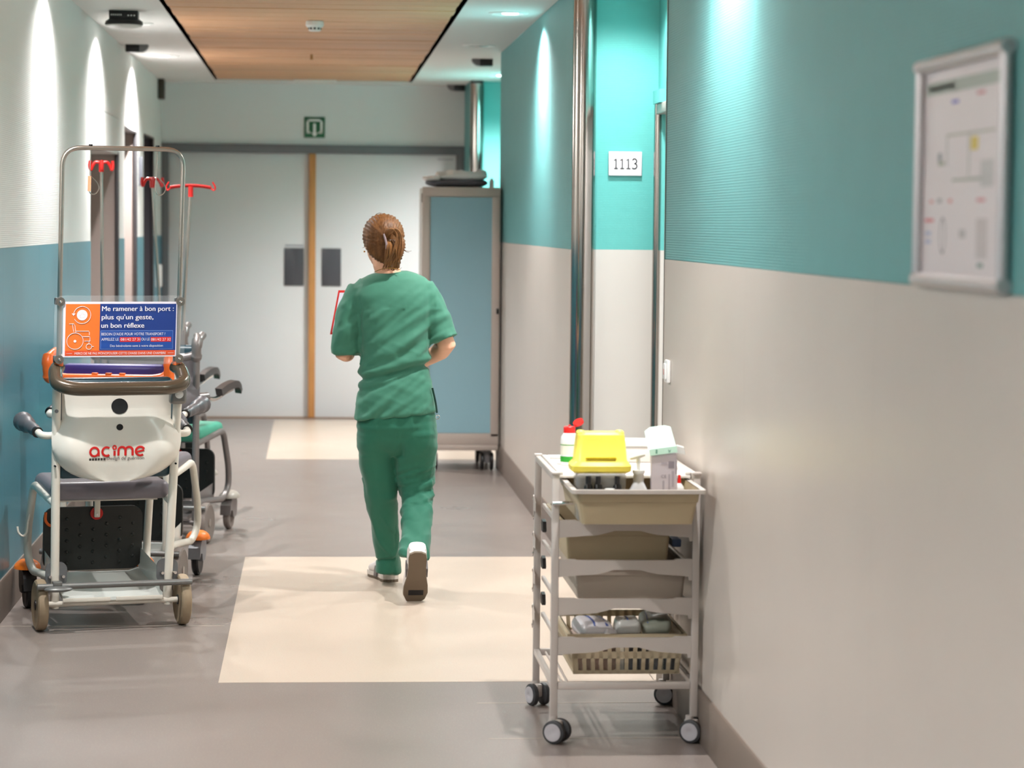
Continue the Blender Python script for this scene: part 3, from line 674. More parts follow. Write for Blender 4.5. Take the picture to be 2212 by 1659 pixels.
for s in (-1, 1):
    for z in (1.302, 1.075):
        c = B().cyl((s*.238, -.048, z), (s*.238, -.054, z), .0175, 26).cyl((s*.238, -.045, z), (s*.238, -.02, z), .008).obj('clamp_disc', M('clamp_steel', (140, 134, 128), .35, .8), chA)
        B().ell((s*.238, -.056, z), .0062, .006, .0062, 14, 8).obj('bolt_head', mChrome, c)
        B().box(s*.238-.014-.006, s*.238-.014+.008, -.04, -.02, z-.012, z+.015, .003).obj('clamp_jaw', mBlack, c)

for o in [c for c in bpy.data.objects if c.type == 'MESH' and (c.parent is chA or (c.parent and c.parent.parent is chA))]:   # the front chair leans a little
    for v in o.data.vertices: v.co.x += .026*max(0, min(1.7, (v.co.z-.15)/1.1))
# infusion poles on the chairs behind
def iv_pole(parent, top, base_xyz, style):
    inv = Matrix.Translation(parent.location) @ Matrix.Rotation(parent.rotation_euler[2], 4, 'Z'); inv = inv.inverted()
    a, b = inv @ Vector(base_xyz), inv @ Vector(top)
    p = B().tube([a, (a+b)/2, b], [.0095, .0085, .0075], 12).obj('infusion_pole', mTube, parent)
    g = B(); g.cyl(b-Vector((0, 0, .045)), b+Vector((0, 0, .008)), .013)
    if style == 'wide':
        pts = [b+Vector((x, 0, .012-.9*x*x)) for x in [-.105+.021*k for k in range(11)]]; g.tube(pts, .011, 8, flat=.6)
        for s in (-1, 1): e = b+Vector((s*.105, 0, .0)); g.tube(spline([e, e+Vector((s*.014, 0, -.012)), e+Vector((s*.022, 0, .004)), e+Vector((s*.008, 0, .03))], 4), .0045, 8)
    else:
        for ang in (20, 110, 200, 290) if style == 'four' else (0, 180):
            d = Vector((cos(radians(ang)), sin(radians(ang)), 0))
            g.tube(spline([b, b+d*.028+Vector((0, 0, .004)), b+d*.045-Vector((0, 0, .018)), b+d*.052-Vector((0, 0, .035)), b+d*.058-Vector((0, 0, .015)), b+d*.055+Vector((0, 0, .012))], 4), .0085 if style == 'four' else .011, 8)
    g.obj('bag_hook', mRed, p)
    B().cyl(a-Vector((0, 0, .02)), a+Vector((0, 0, .05)), .016).obj('pole_clamp', mGyF, p)
iv_pole(chD, at(219, 352, Y=12.98), at(222, 735, Y=12.98), 'four')
iv_pole(chE, at(329, 388, Y=14.16), at(349, 735, Y=14.16), 'four')
iv_pole(chD, at(412, 406, Y=12.92), at(393, 735, Y=12.92), 'wide')

# ------------------------------------------------------------------ treatment trolley
TX, TY = .97, 8.19
mTr = M('trolley_silver', (204, 196, 190), .36, .25); mTrB = M('trolley_band', (194, 186, 179), .42)
mTyre = M('castor_tyre', (58, 58, 60), .5); mTyreH = M('castor_disc', (186, 182, 186), .4)
mBinB = M('bin_beige', (176, 160, 130), .5); mBinG = M('bin_grey_beige', (182, 170, 156), .5); mBinW = M('tray_white_plastic', (232, 228, 222), .35)
tr = thing('treatment_trolley', 'silver metal treatment trolley on four castors against the beige wall', 'trolley', (TX, TY, 0))
LX, LF, LB, TZ = .2215, -.32, .315, .845
for sx in (-1, 1):
    for y in (LF, LB):
        lg = B().box(sx*LX-.0115, sx*LX+.0115, y-.0115, y+.0115, .082, TZ, .003).obj('leg', mTr, tr)
        B().box(sx*LX-.014, sx*LX+.014, y-.014, y+.014, TZ-.002, TZ+.008, .003).obj('corner_cap', mTr, lg)
def castor(x, y, ang):
    m = Matrix.Translation((x, y, 0)) @ Matrix.Rotation(radians(ang), 4, 'Z')
    c = B().cyl((0, 0, .07), (0, 0, .084), .013).box(-.012, .012, -.03, .016, .028, .074, .008).xf(m).obj('castor_yoke', mTr, tr)
    for s in (-1, 1):
        w = B().lathe([(.004, -.009), (.03, -.0105), (.0365, -.007), (.0375, 0), (.0365, .007), (.03, .0105), (.004, .009)], (s*.022, -.014, .0375), 'x', 28).xf(m).obj('castor_wheel', mTyre, c)
        B().lathe([(.003, .0), (.006, .0), (.0085, -.0015), (.028, -.0005), (.028, .003)] if s < 0 else [(.003, 0), (.006, 0), (.0085, .0015), (.028, .0005), (.028, -.003)], (s*.022+s*.0118, -.014, .0375), 'x', 24).xf(m).obj('wheel_disc', mTyreH, w)
castor(-LX, LF, 58); castor(LX-.012, LF, 58); castor(-LX, LB, 24); castor(LX-.012, LB, 70)
def zrail(name, x0, y0, x1, y1, z0, z1, w=.018):
    if abs(x1-x0) < 1e-6: B().box(x0-w/2, x0+w/2, y0, y1, z0, z1, .003).obj(name, mTr, tr)
    else: B().box(x0, x1, y0-w/2, y0+w/2, z0, z1, .003).obj(name, mTr, tr)
for sx in (-1, 1):
    zrail('top_rail', sx*LX, LF+.012, sx*LX, LB-.012, .825, .846); zrail('base_rail', sx*LX, LF+.012, sx*LX, LB-.012, .172, .192)
zrail('top_rail', -LX+.012, LB, LX-.012, LB, .825, .846); zrail('base_rail', -LX+.012, LF, LX-.012, LF, .168, .191); zrail('base_rail', -LX+.012, LB, LX-.012, LB, .168, .191)
for x in (-.19, -.172): B().cyl((x, LF+.01, .18), (x, LB-.01, .18), .004, 8).obj('base_wire', mTr, tr)
# front bands with a scooped lower edge, one per level
for k, zt in enumerate((.702, .579, .457, .334)):
    e = LX-.0118; pts = [(-e, zt), (-e+.05, zt), (-e+.058, zt-.003), (e-.058, zt-.003), (e-.05, zt+.001), (e, zt+.001), (e, zt-.066), (e-.01, zt-.066), (e-.012, zt-.054), (.1, zt-.046), (.075, zt-.041), (.045, zt-.033), (-.035, zt-.033), (-.065, zt-.041), (-.09, zt-.047), (-e+.012, zt-.054), (-e, zt-.056)]
    B().prism(pts, LF-.01, LF+.004).obj('front_band', mTrB, tr)
    for sx in (-1, 1):
        rz = zt-.02
        B().box(sx*(LX-.02)-.006, sx*(LX-.02)+.006, LF+.012, LB-.012, rz-.01, rz+.004, .002).obj('runner', mTr, tr)
        pl = B().prism([(LB-.075, rz-.02), (LB-.02, rz-.02), (LB+.012, rz-.055), (LB+.012, rz+.03), (LB-.03, rz+.022), (LB-.075, rz+.012)], sx*(LX+.012), sx*(LX+.014), 'x').obj('runner_plate', mTr, tr)
        for q in (.02, -.042): B().cyl((sx*(LX+.013), LB, rz+q), (sx*(LX+.017), LB, rz+q), .0045, 10).obj('screw', mChrome, pl)
        if k < 3: B().prism([(LB-.1, rz-.075), (LB-.085, rz-.05), (LB-.05, rz-.045), (LB-.02, rz-.06), (LB-.035, rz-.085), (LB-.09, rz-.085)], sx*(LX-.01), sx*(LX-.022), 'x').obj('label_clip', mBlack, tr)
B().cyl((-LX-.01, LF-.016, .755), (-LX+.055, LF-.016, .757), .006, 10).obj('tray_stop', mChrome, tr)
# top shelf
B().box(-LX+.012, LX-.012, LF+.05, LB-.012, .828, .838, .002).obj('top_shelf', mBinW, tr)
B().box(-LX+.012, -LX+.028, LF+.05, LB-.012, .838, .85, .003).obj('shelf_lip', mBinW, tr); B().box(LX-.028, LX-.012, LF+.05, LB-.012, .838, .85, .003).obj('shelf_lip', mBinW, tr); B().box(-LX+.028, LX-.028, LB-.028, LB-.012, .838, .85, .003).obj('shelf_lip', mBinW, tr)

def bin_(name, label, x0, x1, y0, y1, z0, z1, mat, rim=mBinW, taper=.018, cat='bin', rimw=.012, band=False):
    t = thing(name, label, cat, ((x0+x1)/2, (y0+y1)/2, z0)); w, d, h = (x1-x0)/2, (y1-y0)/2, z1-z0; q = .004
    def ring(a, b, z, r=.012): return [(p[0], p[1], z) for p in rrect(2*a, 2*b, r, 3)]
    B().rings([ring(w-taper, d-taper, 0), ring(w-taper*.4, d-taper*.4, h*.62), ring(w-(.004 if band else 0), d-(.004 if band else 0), h*.64), ring(w, d, h), ring(w-q, d-q, h), ring(w-q-taper*.9, d-q-taper*.9, .004)]).obj('body', mat, t)
    B().rings([ring(w+rimw, d+rimw, h-.012), ring(w+rimw, d+rimw, h), ring(w-q, d-q, h), ring(w-q, d-q, h-.004), ring(w+rimw-.004, d+rimw-.004, h-.012)], closed=True).obj('rim', rim, t)
    return t
bin_('storage_tray', 'beige tray with pale rim pulled out of the trolley top, holding supplies', .79, 1.168, 7.632, 8.18, .714, .822, mBinB, mTrB, .02, 'tray', .016, True)
bin_('storage_bin', 'empty-looking olive beige bin in the trolley level under the pulled-out tray', .784, 1.12, 7.91, 8.44, .57, .69, mBinB, mBinB, .01)
bin_('storage_bin', 'grey beige bin in the middle level of the trolley', .815, 1.172, 7.91, 8.44, .447, .562, mBinG, mBinG, .012)
tag(B().box(1.135, 1.165, 8.0, 8.4, .6, .625, .004).obj('instrument_packet', M('packet_blue', (92, 116, 160), .4)), 'blue and white packet beside the olive beige bin', 'packet')
# slotted basket
bk = thing('slotted_basket', 'beige slotted plastic basket in the lowest trolley level', 'basket', (.985, 8.17, .205))
w, d, h = .18, .25, .13; g = B()
g.box(-w+.012, w-.012, -d+.012, d-.012, 0, .006)
def wall(pf, L):   # pf(u,z,t) -> point ; u along the wall
    def bar(u0, u1, z0, z1):
        vs = [pf(u, z, t_) for t_ in (0, .005) for z in (z0, z1) for u in (u0, u1)]
        g.add(vs, [(0, 1, 3, 2), (4, 6, 7, 5), (0, 4, 5, 1), (2, 3, 7, 6), (0, 2, 6, 4), (1, 5, 7, 3)])
    zs = ((0, .012), (.05, .072), (.11, .13))
    for z0, z1 in zs: bar(-L, L, z0, z1)
    n = 13 if L < .2 else 17
    for i in range(n):
        c = -L+.012+(2*L-.024)*i/(n-1); bar(c-.0065, c+.0065, .0, .13)
sl = .055
wall(lambda u, z, t_: (u*(1-.06*(1-z/h)), -d+t_+sl*.22*(1-z/h), z), w); wall(lambda u, z, t_: (u*(1-.06*(1-z/h)), d-t_-sl*.22*(1-z/h), z), w)
wall(lambda u, z, t_: (-w+t_+sl*.22*(1-z/h), u*(1-.05*(1-z/h)), z), d); wall(lambda u, z, t_: (w-t_-sl*.22*(1-z/h), u*(1-.05*(1-z/h)), z), d)
g.obj('basket_body', M('basket_beige', (200, 184, 154), .5), bk, 0)
g = B().box(-w-.01, w+.01, -d-.01, -d+.002, h-.012, h).box(-w-.01, w+.01, d-.002, d+.01, h-.012, h).box(-w-.01, -w+.002, -d, d, h-.012, h).box(w-.002, w+.01, -d, d, h-.012, h); g.obj('rim', MC['basket_beige'], bk)
random.seed(8)
def pillow(name, label, c, rx, ry, rz, rz_ang, mat, cat, tilt=0., bands=(), parent_extra=None, crumple=.004):
    t = thing(name, label, cat, c, rz_ang); g = B(); n = 14; rs = []
    for i in range(n+1):
        a = -pi/2+pi*i/n; ring = []
        for k in range(28):
            b = 2*pi*k/28; sg = lambda v, e: math.copysign(abs(v)**e, v)
            x = rx*sg(cos(a), .45)*sg(cos(b), .35); y = ry*sg(cos(a), .45)*sg(sin(b), .35); z = rz*sg(sin(a), .9)
            nz = noise.noise(Vector((x*30+c[0]*50, y*30, z*40)))*crumple
            ring.append((x*(1+nz*4), y*(1+nz*4), z+nz+tilt*x))
        rs.append(ring)
    g.rings(rs).obj('wrapper', mat, t, 70)
    for (u0, u1, mt) in bands:
        vs = []; m = 10
        for i in range(m+1):
            y = -ry*.9+1.8*ry*i/m
            for u in (u0, u1): vs.append((u*rx, y, rz*(max(0, 1-abs(y/ry)**3)*max(0, 1-abs(u)**4))**.5*.96+.004+tilt*u*rx))
        B().add(vs, [(2*i, 2*i+1, 2*i+3, 2*i+2) for i in range(m)]).obj('printed_stripe', mt, t)
    return t
mBag = M('pack_white', (226, 222, 226), .3, bump=('noise', 40, .3)); mBag2 = M('pack_clear', (206, 206, 202), .15, spec=.8, bump=('noise', 30, .6)); mBag3 = M('pack_green_grey', (150, 154, 140), .3, bump=('noise', 30, .3))
mStripe = M('stripe_blue', (70, 96, 170), .4); mPink = M('carton_pink', (214, 190, 178), .5)
tag(B().box(.83, .955, 7.96, 8.2, .2125, .305, .004).obj('dressing_carton', mPink), 'pale pink carton inside the slotted basket', 'carton')
for i in range(4):
    t = thing('saline_bottle', 'small grey bottle lying low inside the slotted basket', 'bottle', (1.0+i*.042, 7.965, .2125), 0, 'bottles in the slotted basket')
    B().lathe([(.001, 0), (.017, 0), (.019, .006), (.019, .07), (.009, .082), (.009, .092), (.001, .092)], seg=18).obj('body', M('frosted_grey', (120, 124, 130), .3), t); B().cyl((0, 0, .09), (0, 0, .098), .0105).obj('cap', mWhiteP, t)
pillow('dressing_pack', 'white dressing pack with blue stripe on the left of the basket', (.886, 8.03, .338), .055, .1, .03, radians(6), mBag, 'pack', .0, ((.45, .6, mStripe), (-.25, -.12, mStripe)))
pillow('bandage_roll_pack', 'rolled bandage in crinkled clear wrapping in the basket', (.992, 7.99, .345), .042, .055, .032, 0, mBag2, 'pack', 0, ((-.1, .0, mStripe),), None, .008)
pillow('compress_pack', 'green grey compress pack with a thin blue line in the basket', (1.092, 8.07, .345), .05, .12, .03, radians(-4), mBag3, 'pack', .05, ((-.6, -.55, mStripe),))
pillow('swab_packet', 'small clear swab packet lying on the compress pack', (1.095, 7.99, .392), .035, .035, .005, radians(20), mBag2, 'packet', .1)
pillow('gauze_wad', 'crumpled white gauze wad between packs in the basket', (.93, 7.9425, .328), .022, .02, .02, .4, mBag, 'gauze', 0, (), None, .01)

# things on the trolley top and in the pulled-out tray
zt = .7185
t = thing('disinfectant_bottle', 'white bottle with green label and open red flip cap on the trolley', 'bottle', (at(1229, 1008, Z=.838).x+.006, 8.25, .838))
B().lathe([(.001, 0), (.026, 0), (.029, .004), (.029, .08), (.027, .094), (.02, .104), (.018, .108)], seg=30).obj('body', mWhiteP, t)
B().lathe([(.0294, .012), (.0294, .03), (.0286, .03), (.0286, .012)], seg=30).obj('label_band', M('label_green', (44, 150, 44), .4), t)
B().lathe([(.0293, .035), (.0293, .072), (.0286, .072)], seg=30).obj('label', M('label_cream', (226, 222, 206), .45), t)
B().lathe([(.0296, .066), (.0296, .0685), (.0286, .0685)], seg=30).obj('label_stripe', MC['label_green'], t)
cp = B().lathe([(.0195, .106), (.0195, .124), (.017, .127), (.004, .128), (.004, .132), (.001, .132)], seg=26).obj('cap', M('cap_red', (236, 40, 36), .35), t)
B().cyl((0, 0, -.003), (0, 0, .005), .0175, 24).xf(Matrix.Translation((.026, .0, .137)) @ Matrix.Rotation(radians(-28), 4, 'Y') @ Matrix.Rotation(radians(25), 4, 'X') @ Matrix.Translation((.004, 0, 0))).obj('flip_lid', MC['cap_red'], cp)
# clear box with a yellow lid
YC = 7.765; a = at(1300, 1020, Y=YC-.06)
t = thing('sharps_box', 'clear box with a large yellow lid standing in the pulled-out tray', 'container', (a.x, YC, zt))
def rr(wx, wy, z, r=.012, dx=0): return [(p[0]+dx, p[1], z) for p in rrect(wx, wy, r, 4)]
B().rings([rr(.142, .1, 0), rr(.156, .112, .148), rr(.152, .108, .148), rr(.138, .096, .004)]).obj('clear_body', M('smoky_clear', (178, 180, 180), .08, alpha=.34, spec=.6), t)
ld = B().rings([rr(.166, .122, .146, .02), rr(.184, .138, .152, .024), rr(.186, .14, .168, .026), rr(.17, .126, .178, .026), rr(.16, .116, .184, .022), rr(.148, .1, .25, .02), rr(.144, .095, .262, .018), rr(.128, .082, .268, .016)]).obj('lid', M('lid_yellow', (250, 230, 92), .35), t)
for sx in (-1, 1): B().ell((sx*.06, 0, .266), .014, .04, .009, 12, 8).obj('lid_ridge', MC['lid_yellow'], ld)
B().box(-.05, .045, -.0615, -.055, .187, .196, .003).obj('embossed_mark', M('lid_yellow_dark', (206, 180, 30), .4), ld)
for i, x in enumerate((-.042, -.012, .047)):
    b = thing('dropper_bottle', 'small black bottle standing in the tray before the yellow lidded box', 'bottle', (a.x+x, YC-.071, zt), 0, 'black bottles before the clear box')
    B().lathe([(.001, 0), (.0125, 0), (.013, .003), (.013, .108), (.0075, .116)], seg=18).obj('body', M('amber_black', (16, 14, 14), .12), b); B().cyl((0, 0, .112), (0, 0, .138), .0085, 16).obj('cap', mBlack, b)
b = thing('ointment_pot', 'small pot with white cap at the front of the clear box', 'pot', (a.x+.022, YC-.084, zt))
B().lathe([(.001, 0), (.013, 0), (.0135, .088), (.011, .091)], seg=20).obj('body', M('pot_peach', (230, 190, 160), .4), b); B().cyl((0, 0, .09), (0, 0, .101), .0148, 20).obj('cap', mWhiteP, b)
tag(B().box(a.x-.06, a.x+.005, YC-.1, YC-.089, zt, zt+.094, .003).obj('gauze_packet', M('packet_peach', (236, 196, 170), .45)), 'peach gauze packet standing at the tray front before the clear box', 'packet')
# pump bottle
a2 = at(1380, 1055, Y=7.76)
t = thing('pump_bottle', 'translucent white pump bottle between yellow lid and carton', 'bottle', (a2.x, 7.77, zt))
B().rings([rr(.068, .04, 0), rr(.07, .042, .06), rr(.068, .04, .075), rr(.032, .03, .112, .012), rr(.03, .028, .12, .012)]).obj('body', M('translucent_white', (224, 226, 230), .25, spec=.6), t)
B().cyl((0, 0, .118), (0, 0, .142), .0165, 22).obj('collar', mWhiteP, t); B().cyl((0, 0, .14), (0, 0, .15), .0195, 22).obj('collar_rim', mWhiteP, t)
B().cyl((0, 0, .15), (-.002, 0, .19), .006, 12).obj('stem', M('stem_clear', (220, 224, 224), .2, alpha=.6), t); B().tube([(-.028, 0, .186), (-.004, 0, .193), (.018, 0, .199)], [.005, .008, .006], 12).obj('nozzle', mWhiteP, t)
# open carton with mint flap
a3 = at(1437, 1058, Y=7.75)
t = thing('glove_carton', 'tall pale grey carton with open mint green flap in the tray', 'carton', (a3.x, 7.77, zt), radians(-4))
B().rings([[(p[0], p[1], 0) for p in rrect(.08, .05, .002, 1)], [(p[0]-.004, p[1], .202) for p in rrect(.08, .05, .002, 1)], [(p[0]-.004, p[1], .202) for p in rrect(.076, .046, .002, 1)], [(p[0], p[1], .15) for p in rrect(.076, .046, .002, 1)]]).obj('box', M('carton_grey', (198, 190, 196), .5), t)
mMint = M('carton_mint', (204, 242, 224), .45)
fr = B().prism([(-.047, .196), (.037, .208), (.034, .228), (-.05, .216)], -.0285, -.0262).obj('front_flap', mMint, t)
B().prism([(-.052, .212), (.033, .224), (.018, .282), (.0, .286), (-.045, .28), (-.062, .268)], -.024, -.0215).xf(Matrix(((1, 0, 0, 0), (0, 1, .75, -.159), (0, 0, 1, 0), (0, 0, 0, 1)))).obj('top_flap', mMint, t)
B().prism([(-.034, .224), (.014, .23), (.006, .278), (-.036, .274)], -.0248, -.0237).xf(Matrix(((1, 0, 0, 0), (0, 1, .75, -.159), (0, 0, 1, 0), (0, 0, 0, 1)))).obj('flap_panel', mWhiteP, t)
B().prism([(.034, .206), (.062, .2), (.058, .222), (.036, .228)], -.02, .02).obj('side_flap', mWhiteP, t)
mPrint = M('carton_print', (138, 130, 138), .6); mPr2 = M('carton_print_light', (168, 160, 168), .6)
for x0, x1, z0, z1, m_ in ((-.022, -.006, .01, .036, mPrint), (.012, .03, .158, .18, mPrint), (.022, .03, .1, .15, mPr2), (.012, .018, .09, .14, mPr2), (-.01, .008, .17, .176, mPr2), (-.006, .0, .086, .12, mPr2), (.002, .008, .02, .034, mPr2), (.018, .028, .022, .036, mPr2), (.034, .037, .14, .182, mPrint)):
    B().box(x0-.002, x1-.002, -.0256, -.0248, z0, z1).obj('printed_block', m_, t)
text('CE', .016, .014, mPrint, 'printed_mark', t, .01, -.0256, -.012, .128)
text('V', .009, .013, M('mint_print', (90, 150, 130), .5), 'printed_mark', fr, .01, -.0288, .008, .207); B().box(-.03, -.025, -.0288, -.028, .203, .216).obj('printed_block', MC['mint_print'], fr)
# nozzle tube at the right, white dispenser box behind
a4 = at(1478, 1056, Y=7.77)
t = thing('glue_bottle', 'tiny white squeeze bottle with a red nozzle at the tray corner', 'bottle', (min(a4.x, 1.13), 7.825, zt))
B().lathe([(.001, 0), (.016, 0), (.017, .07), (.015, .092), (.006, .104)], seg=20).obj('body', mWhiteP, t); B().lathe([(.006, .102), (.005, .12), (.004, .13), (.001, .131)], seg=14).obj('nozzle', MC['cap_red'], t)
a5 = at(1378, 1000, Y=8.36)
t = thing('wipes_box', 'white wipes box standing on the trolley shelf behind the pump bottle', 'box', (a5.x, 8.38, .8388))
B().box(-.055, .06, -.04, .04, 0, .052, .004).obj('body', M('box_offwhite', (214, 208, 202), .45), t); B().box(-.06, .065, -.046, .046, .052, .075, .006).obj('lid', mWhiteP, t)
B().tube(fillet([(TX-LX+.075, 7.86, .835), (TX-LX+.055, 7.84, .842), (TX-LX+.085, 7.86, .862), (TX-LX+.1, 7.875, .858)], .01), .0015, 6).obj('tray_wire', mBlack)
tag(bpy.data.objects['tray_wire'], 'thin dark wire loop beside the yellow lidded box', 'wire')

# ------------------------------------------------------------------ tall cabinet on castors
CX0, CX1, CY0, CZ0, CZ1 = .69, 1.2, 16.66, .135, 1.862
mCab = M('cabinet_aluminium', (184, 172, 163), .4, .15)
cb = thing('roller_cabinet', 'tall grey framed cabinet with blue panel on castors beside the teal wall', 'cabinet', ((CX0+CX1)/2, CY0+.3, 0))
hw = (CX1-CX0)/2; D = .3
bd = B().box(-hw+.004, hw-.004, -D+.012, D, CZ0+.02, CZ1-.004).obj('body', M('cabinet_side', (176, 172, 166), .45), cb)
for s in (-1, 1): B().box(s*hw, s*(hw-.052), -D-.002, -D+.03, CZ0+.09, CZ1-.062, .004).obj('stile', mCab, cb)
B().box(-hw, hw, -D-.002, -D+.03, CZ1-.062, CZ1, .004).obj('top_rail', mCab, cb); B().box(-hw, hw, -D-.002, -D+.03, CZ0+.035, CZ0+.112, .004).obj('bottom_rail', mCab, cb)
B().box(-hw-.002, hw+.0, -D-.006, D, CZ0, CZ0+.035, .005).obj('plinth', mCab, cb)
pn = B().box(-hw+.055, hw-.05, -D+.004, -D+.012, CZ0+.115, CZ1-.066).obj('panel', M('cabinet_blue', (140, 178, 190), .4), cb)
B().box(hw-.02, hw-.002, -D-.012, -D, 1.035, 1.07, .003).obj('lock', mBlack, cb)
for z in (1.79, .3): B().box(-hw-.006, -hw+.006, -D+.005, -D+.02, z-.03, z+.03, .002).obj('hinge', M('hinge_grey', (120, 112, 104), .4, .6), cb)
for sx, sy in ((-1, -1), (1, -1), (-1, 1), (1, 1)):
    x, y = sx*(hw-.07), sy*(D-.06)
    f_ = B().box(x-.03, x+.03, y-.03, y+.03, .115, CZ0, .003).box(x-.018, x+.018, y-.02, y+.03, .05, .118, .006).obj('castor_yoke', mGreyP, cb)
    for q in (-1, 1): B().lathe([(.012, -.011), (.052, -.012), (.06, -.006), (.06, .006), (.052, .012), (.012, .011)], (x+q*.032, y+.01, .06), 'x', 26).obj('castor_wheel', mBlack, f_)
# folded bundle and small vial on the cabinet
random.seed(3)
def lump(c, rx, ry, rz, amp, sc, seed, flat=True):
    g = B(); rs = []
    for i in range(15):
        a = -pi/2+pi*i/14; ring = []
        for k in range(36):
            b = 2*pi*k/36; sg = lambda v, e: math.copysign(abs(v)**e, v)
            x, y, z = rx*sg(cos(a), .5)*sg(cos(b), .5), ry*sg(cos(a), .5)*sg(sin(b), .5), rz*sin(a)
            n_ = noise.noise(Vector((x*sc+seed, y*sc, z*sc)))
            ring.append((c[0]+x*(1+.1*n_), c[1]+y*(1+.1*n_), c[2]+max(-rz*.96, z)+amp*n_*(.3+.7*(z > 0))))
        rs.append(ring)
    return g.rings(rs)
t = thing('folded_blanket', 'dark grey folded blanket in crinkled plastic on the tall cabinet', 'blanket', (.925, CY0+.2, CZ1))
lump((0, 0, .03), .2, .15, .03, .004, 14, 3).obj('fabric', M('blanket_grey', (88, 86, 92), .8), t)
lump((.03, -.03, .074), .17, .12, .03, .034, 18, 9).obj('plastic_wrap', M('crinkled_film', (226, 226, 224), .2, spec=.7, bump=('noise', 40, .8)), t)
lump((-.17, -.09, .056), .06, .08, .016, .012, 20, 5).obj('plastic_wrap', MC['crinkled_film'], t)
tag(B().lathe([(.001, 0), (.016, 0), (.016, .04), (.01, .05), (.01, .06), (.001, .06)], (1.15, CY0+.12, CZ1+.001), seg=16).obj('small_vial', mWhiteP), 'small white vial on the cabinet edge by the wall', 'vial')

# ------------------------------------------------------------------ the nurse, walking away
NB = Vector((.36, 11.2, 0))
ns = thing('person', 'nurse in green scrubs and white trainers walking away down the corridor', 'person', NB)
mSkin = M('skin', (226, 172, 142), .5, var=(12, .04)); mScrub = M('scrub_top_cotton', (56, 119, 97), .75, sheen=.15, bump=('noise', 260, .08)); mTrou = M('scrub_trouser_cotton', (28, 101, 79), .75, sheen=.15, bump=('noise', 260, .08))
mHair = M('brown_hair', (104, 68, 36), .5, spec=.3, var=(26, .4, (3.2, 3.2, .35)), bump=('noise', 60, .7, (3, 3, .25)))
def L_(p): return Vector(p)-NB
def ringpx(l, r, Y, hd, n=28, e=.85, Yr=None, off=0.):
    """elliptical ring from its left / right silhouette pixels at depth Y"""
    a, b = L_(at(l[0], l[1], Y=Y)), L_(at(r[0], r[1], Y=Y if Yr is None else Yr)); c = (a+b)/2; u = (b-a)/2; k = 1-off/max(u.length, .01)
    sg = lambda v: math.copysign(abs(v)**e, v)
    return [c + u*k*sg(cos(2*pi*i/n)) + Vector((0, (hd-off)*sg(sin(2*pi*i/n)), 0)) for i in range(n)]
TOP = [((822, 588), (880, 586), 11.19, .05), ((800, 594), (898, 591), 11.19, .066), ((778, 604), (917, 599), 11.19, .082), ((763, 618), (930, 611), 11.19, .094), ((758, 640), (935, 632), 11.185, .106), ((764, 670), (934, 662), 11.18, .112),
       ((776, 710), (930, 702), 11.175, .114), ((780, 750), (926, 748), 11.17, .112), ((778, 785), (925, 784), 11.17, .11), ((777, 806), (927, 804), 11.17, .108), ((773, 830), (932, 826), 11.165, .116), ((769, 868), (938, 860), 11.16, .126), ((763, 906), (943, 889), 11.16, .132)]
def limb(g, pts, rad, seg=16): g.tube([L_(p) for p in pts], rad, seg)
SHL, SHR = at(773, 640, Y=11.19), at(918, 632, Y=11.19)
ELL, ELR = at(742, 770, Y=11.2), at(966, 748, Y=11.17)
WRL, WRR = Vector((.165, 11.43, 1.085)), Vector((.478, 11.4, 1.0))
# scrub top
g = B(); g.rings([ringpx(*t_) for t_ in TOP])
sl = [at(782, 628, Y=11.19), at(762, 665, Y=11.195), at(751, 715, Y=11.2), at(749, 764, Y=11.205)]
g.tube([L_(p) for p in spline(sl, 4)], [.062]*4+[.066]*4+[.069]*4+[.0655], 20)
sr = [at(908, 622, Y=11.19), at(925, 650, Y=11.19), at(942, 692, Y=11.185), at(958, 735, Y=11.175)]
g.tube([L_(p) for p in spline(sr, 4)], [.062]*4+[.064]*4+[.068]*4+[.069], 20)
me = remesh(g, .0072, 5)
def fold_top(co, no):
    x, y, z = co; d = .005*noise.noise(Vector((x*9, y*9, z*9)))
    s = .78*x+.62*z; q = .62*x-.78*z
    back = max(0, -no[1])
    d += .011*back*noise.noise(Vector((q*34+3, s*5, 2)))*(1 if z < 1.25 else .4)
    rd = noise.noise(Vector((q*13+1.7, s*3.2, 5.1))); d += .005*back*(1-min(1, abs(rd)*3.5))*max(0, min(1, (1.3-z)/.15))*max(.15, min(1, (z-.97)/.05))
    rd = noise.noise(Vector((x*3+8, y*3, z*22+x*9))); d += .0025*(1-min(1, abs(rd)*3))*(1 if z < 1.1 else .2)
    zc = .975+.03*x/.2+.012*sin(x*14)
    if abs(x) < .2: d += -.016*math.exp(-((z-zc)/.011)**2) + .012*math.exp(-((z-zc-.03)/.018)**2) - .008*math.exp(-((z-zc+.028-.02*sin(x*9))/.009)**2)
    d += .005*back*math.exp(-((z-1.03-.45*(x-.02))/.012)**2) + .005*back*math.exp(-((z-1.08-.6*(x+.02))/.014)**2) - .004*back*math.exp(-((z-1.055-.5*(x))/.01)**2)
    if z < .85: d += .005*sin(x*70+noise.noise(Vector((x*8, y*8, 0)))*3)*(.85-z)/.1*.6
    if abs(x) > .16 and z > 1.0: d += .009*noise.noise(Vector((x*10, y*30, z*9)))
    return d
me.calc_loop_triangles()
nor = [v.normal.copy() for v in me.vertices]
for v, n_ in zip(me.vertices, nor): v.co += n_*fold_top(v.co, n_)
mobj('scrub_top', me, mScrub, ns)
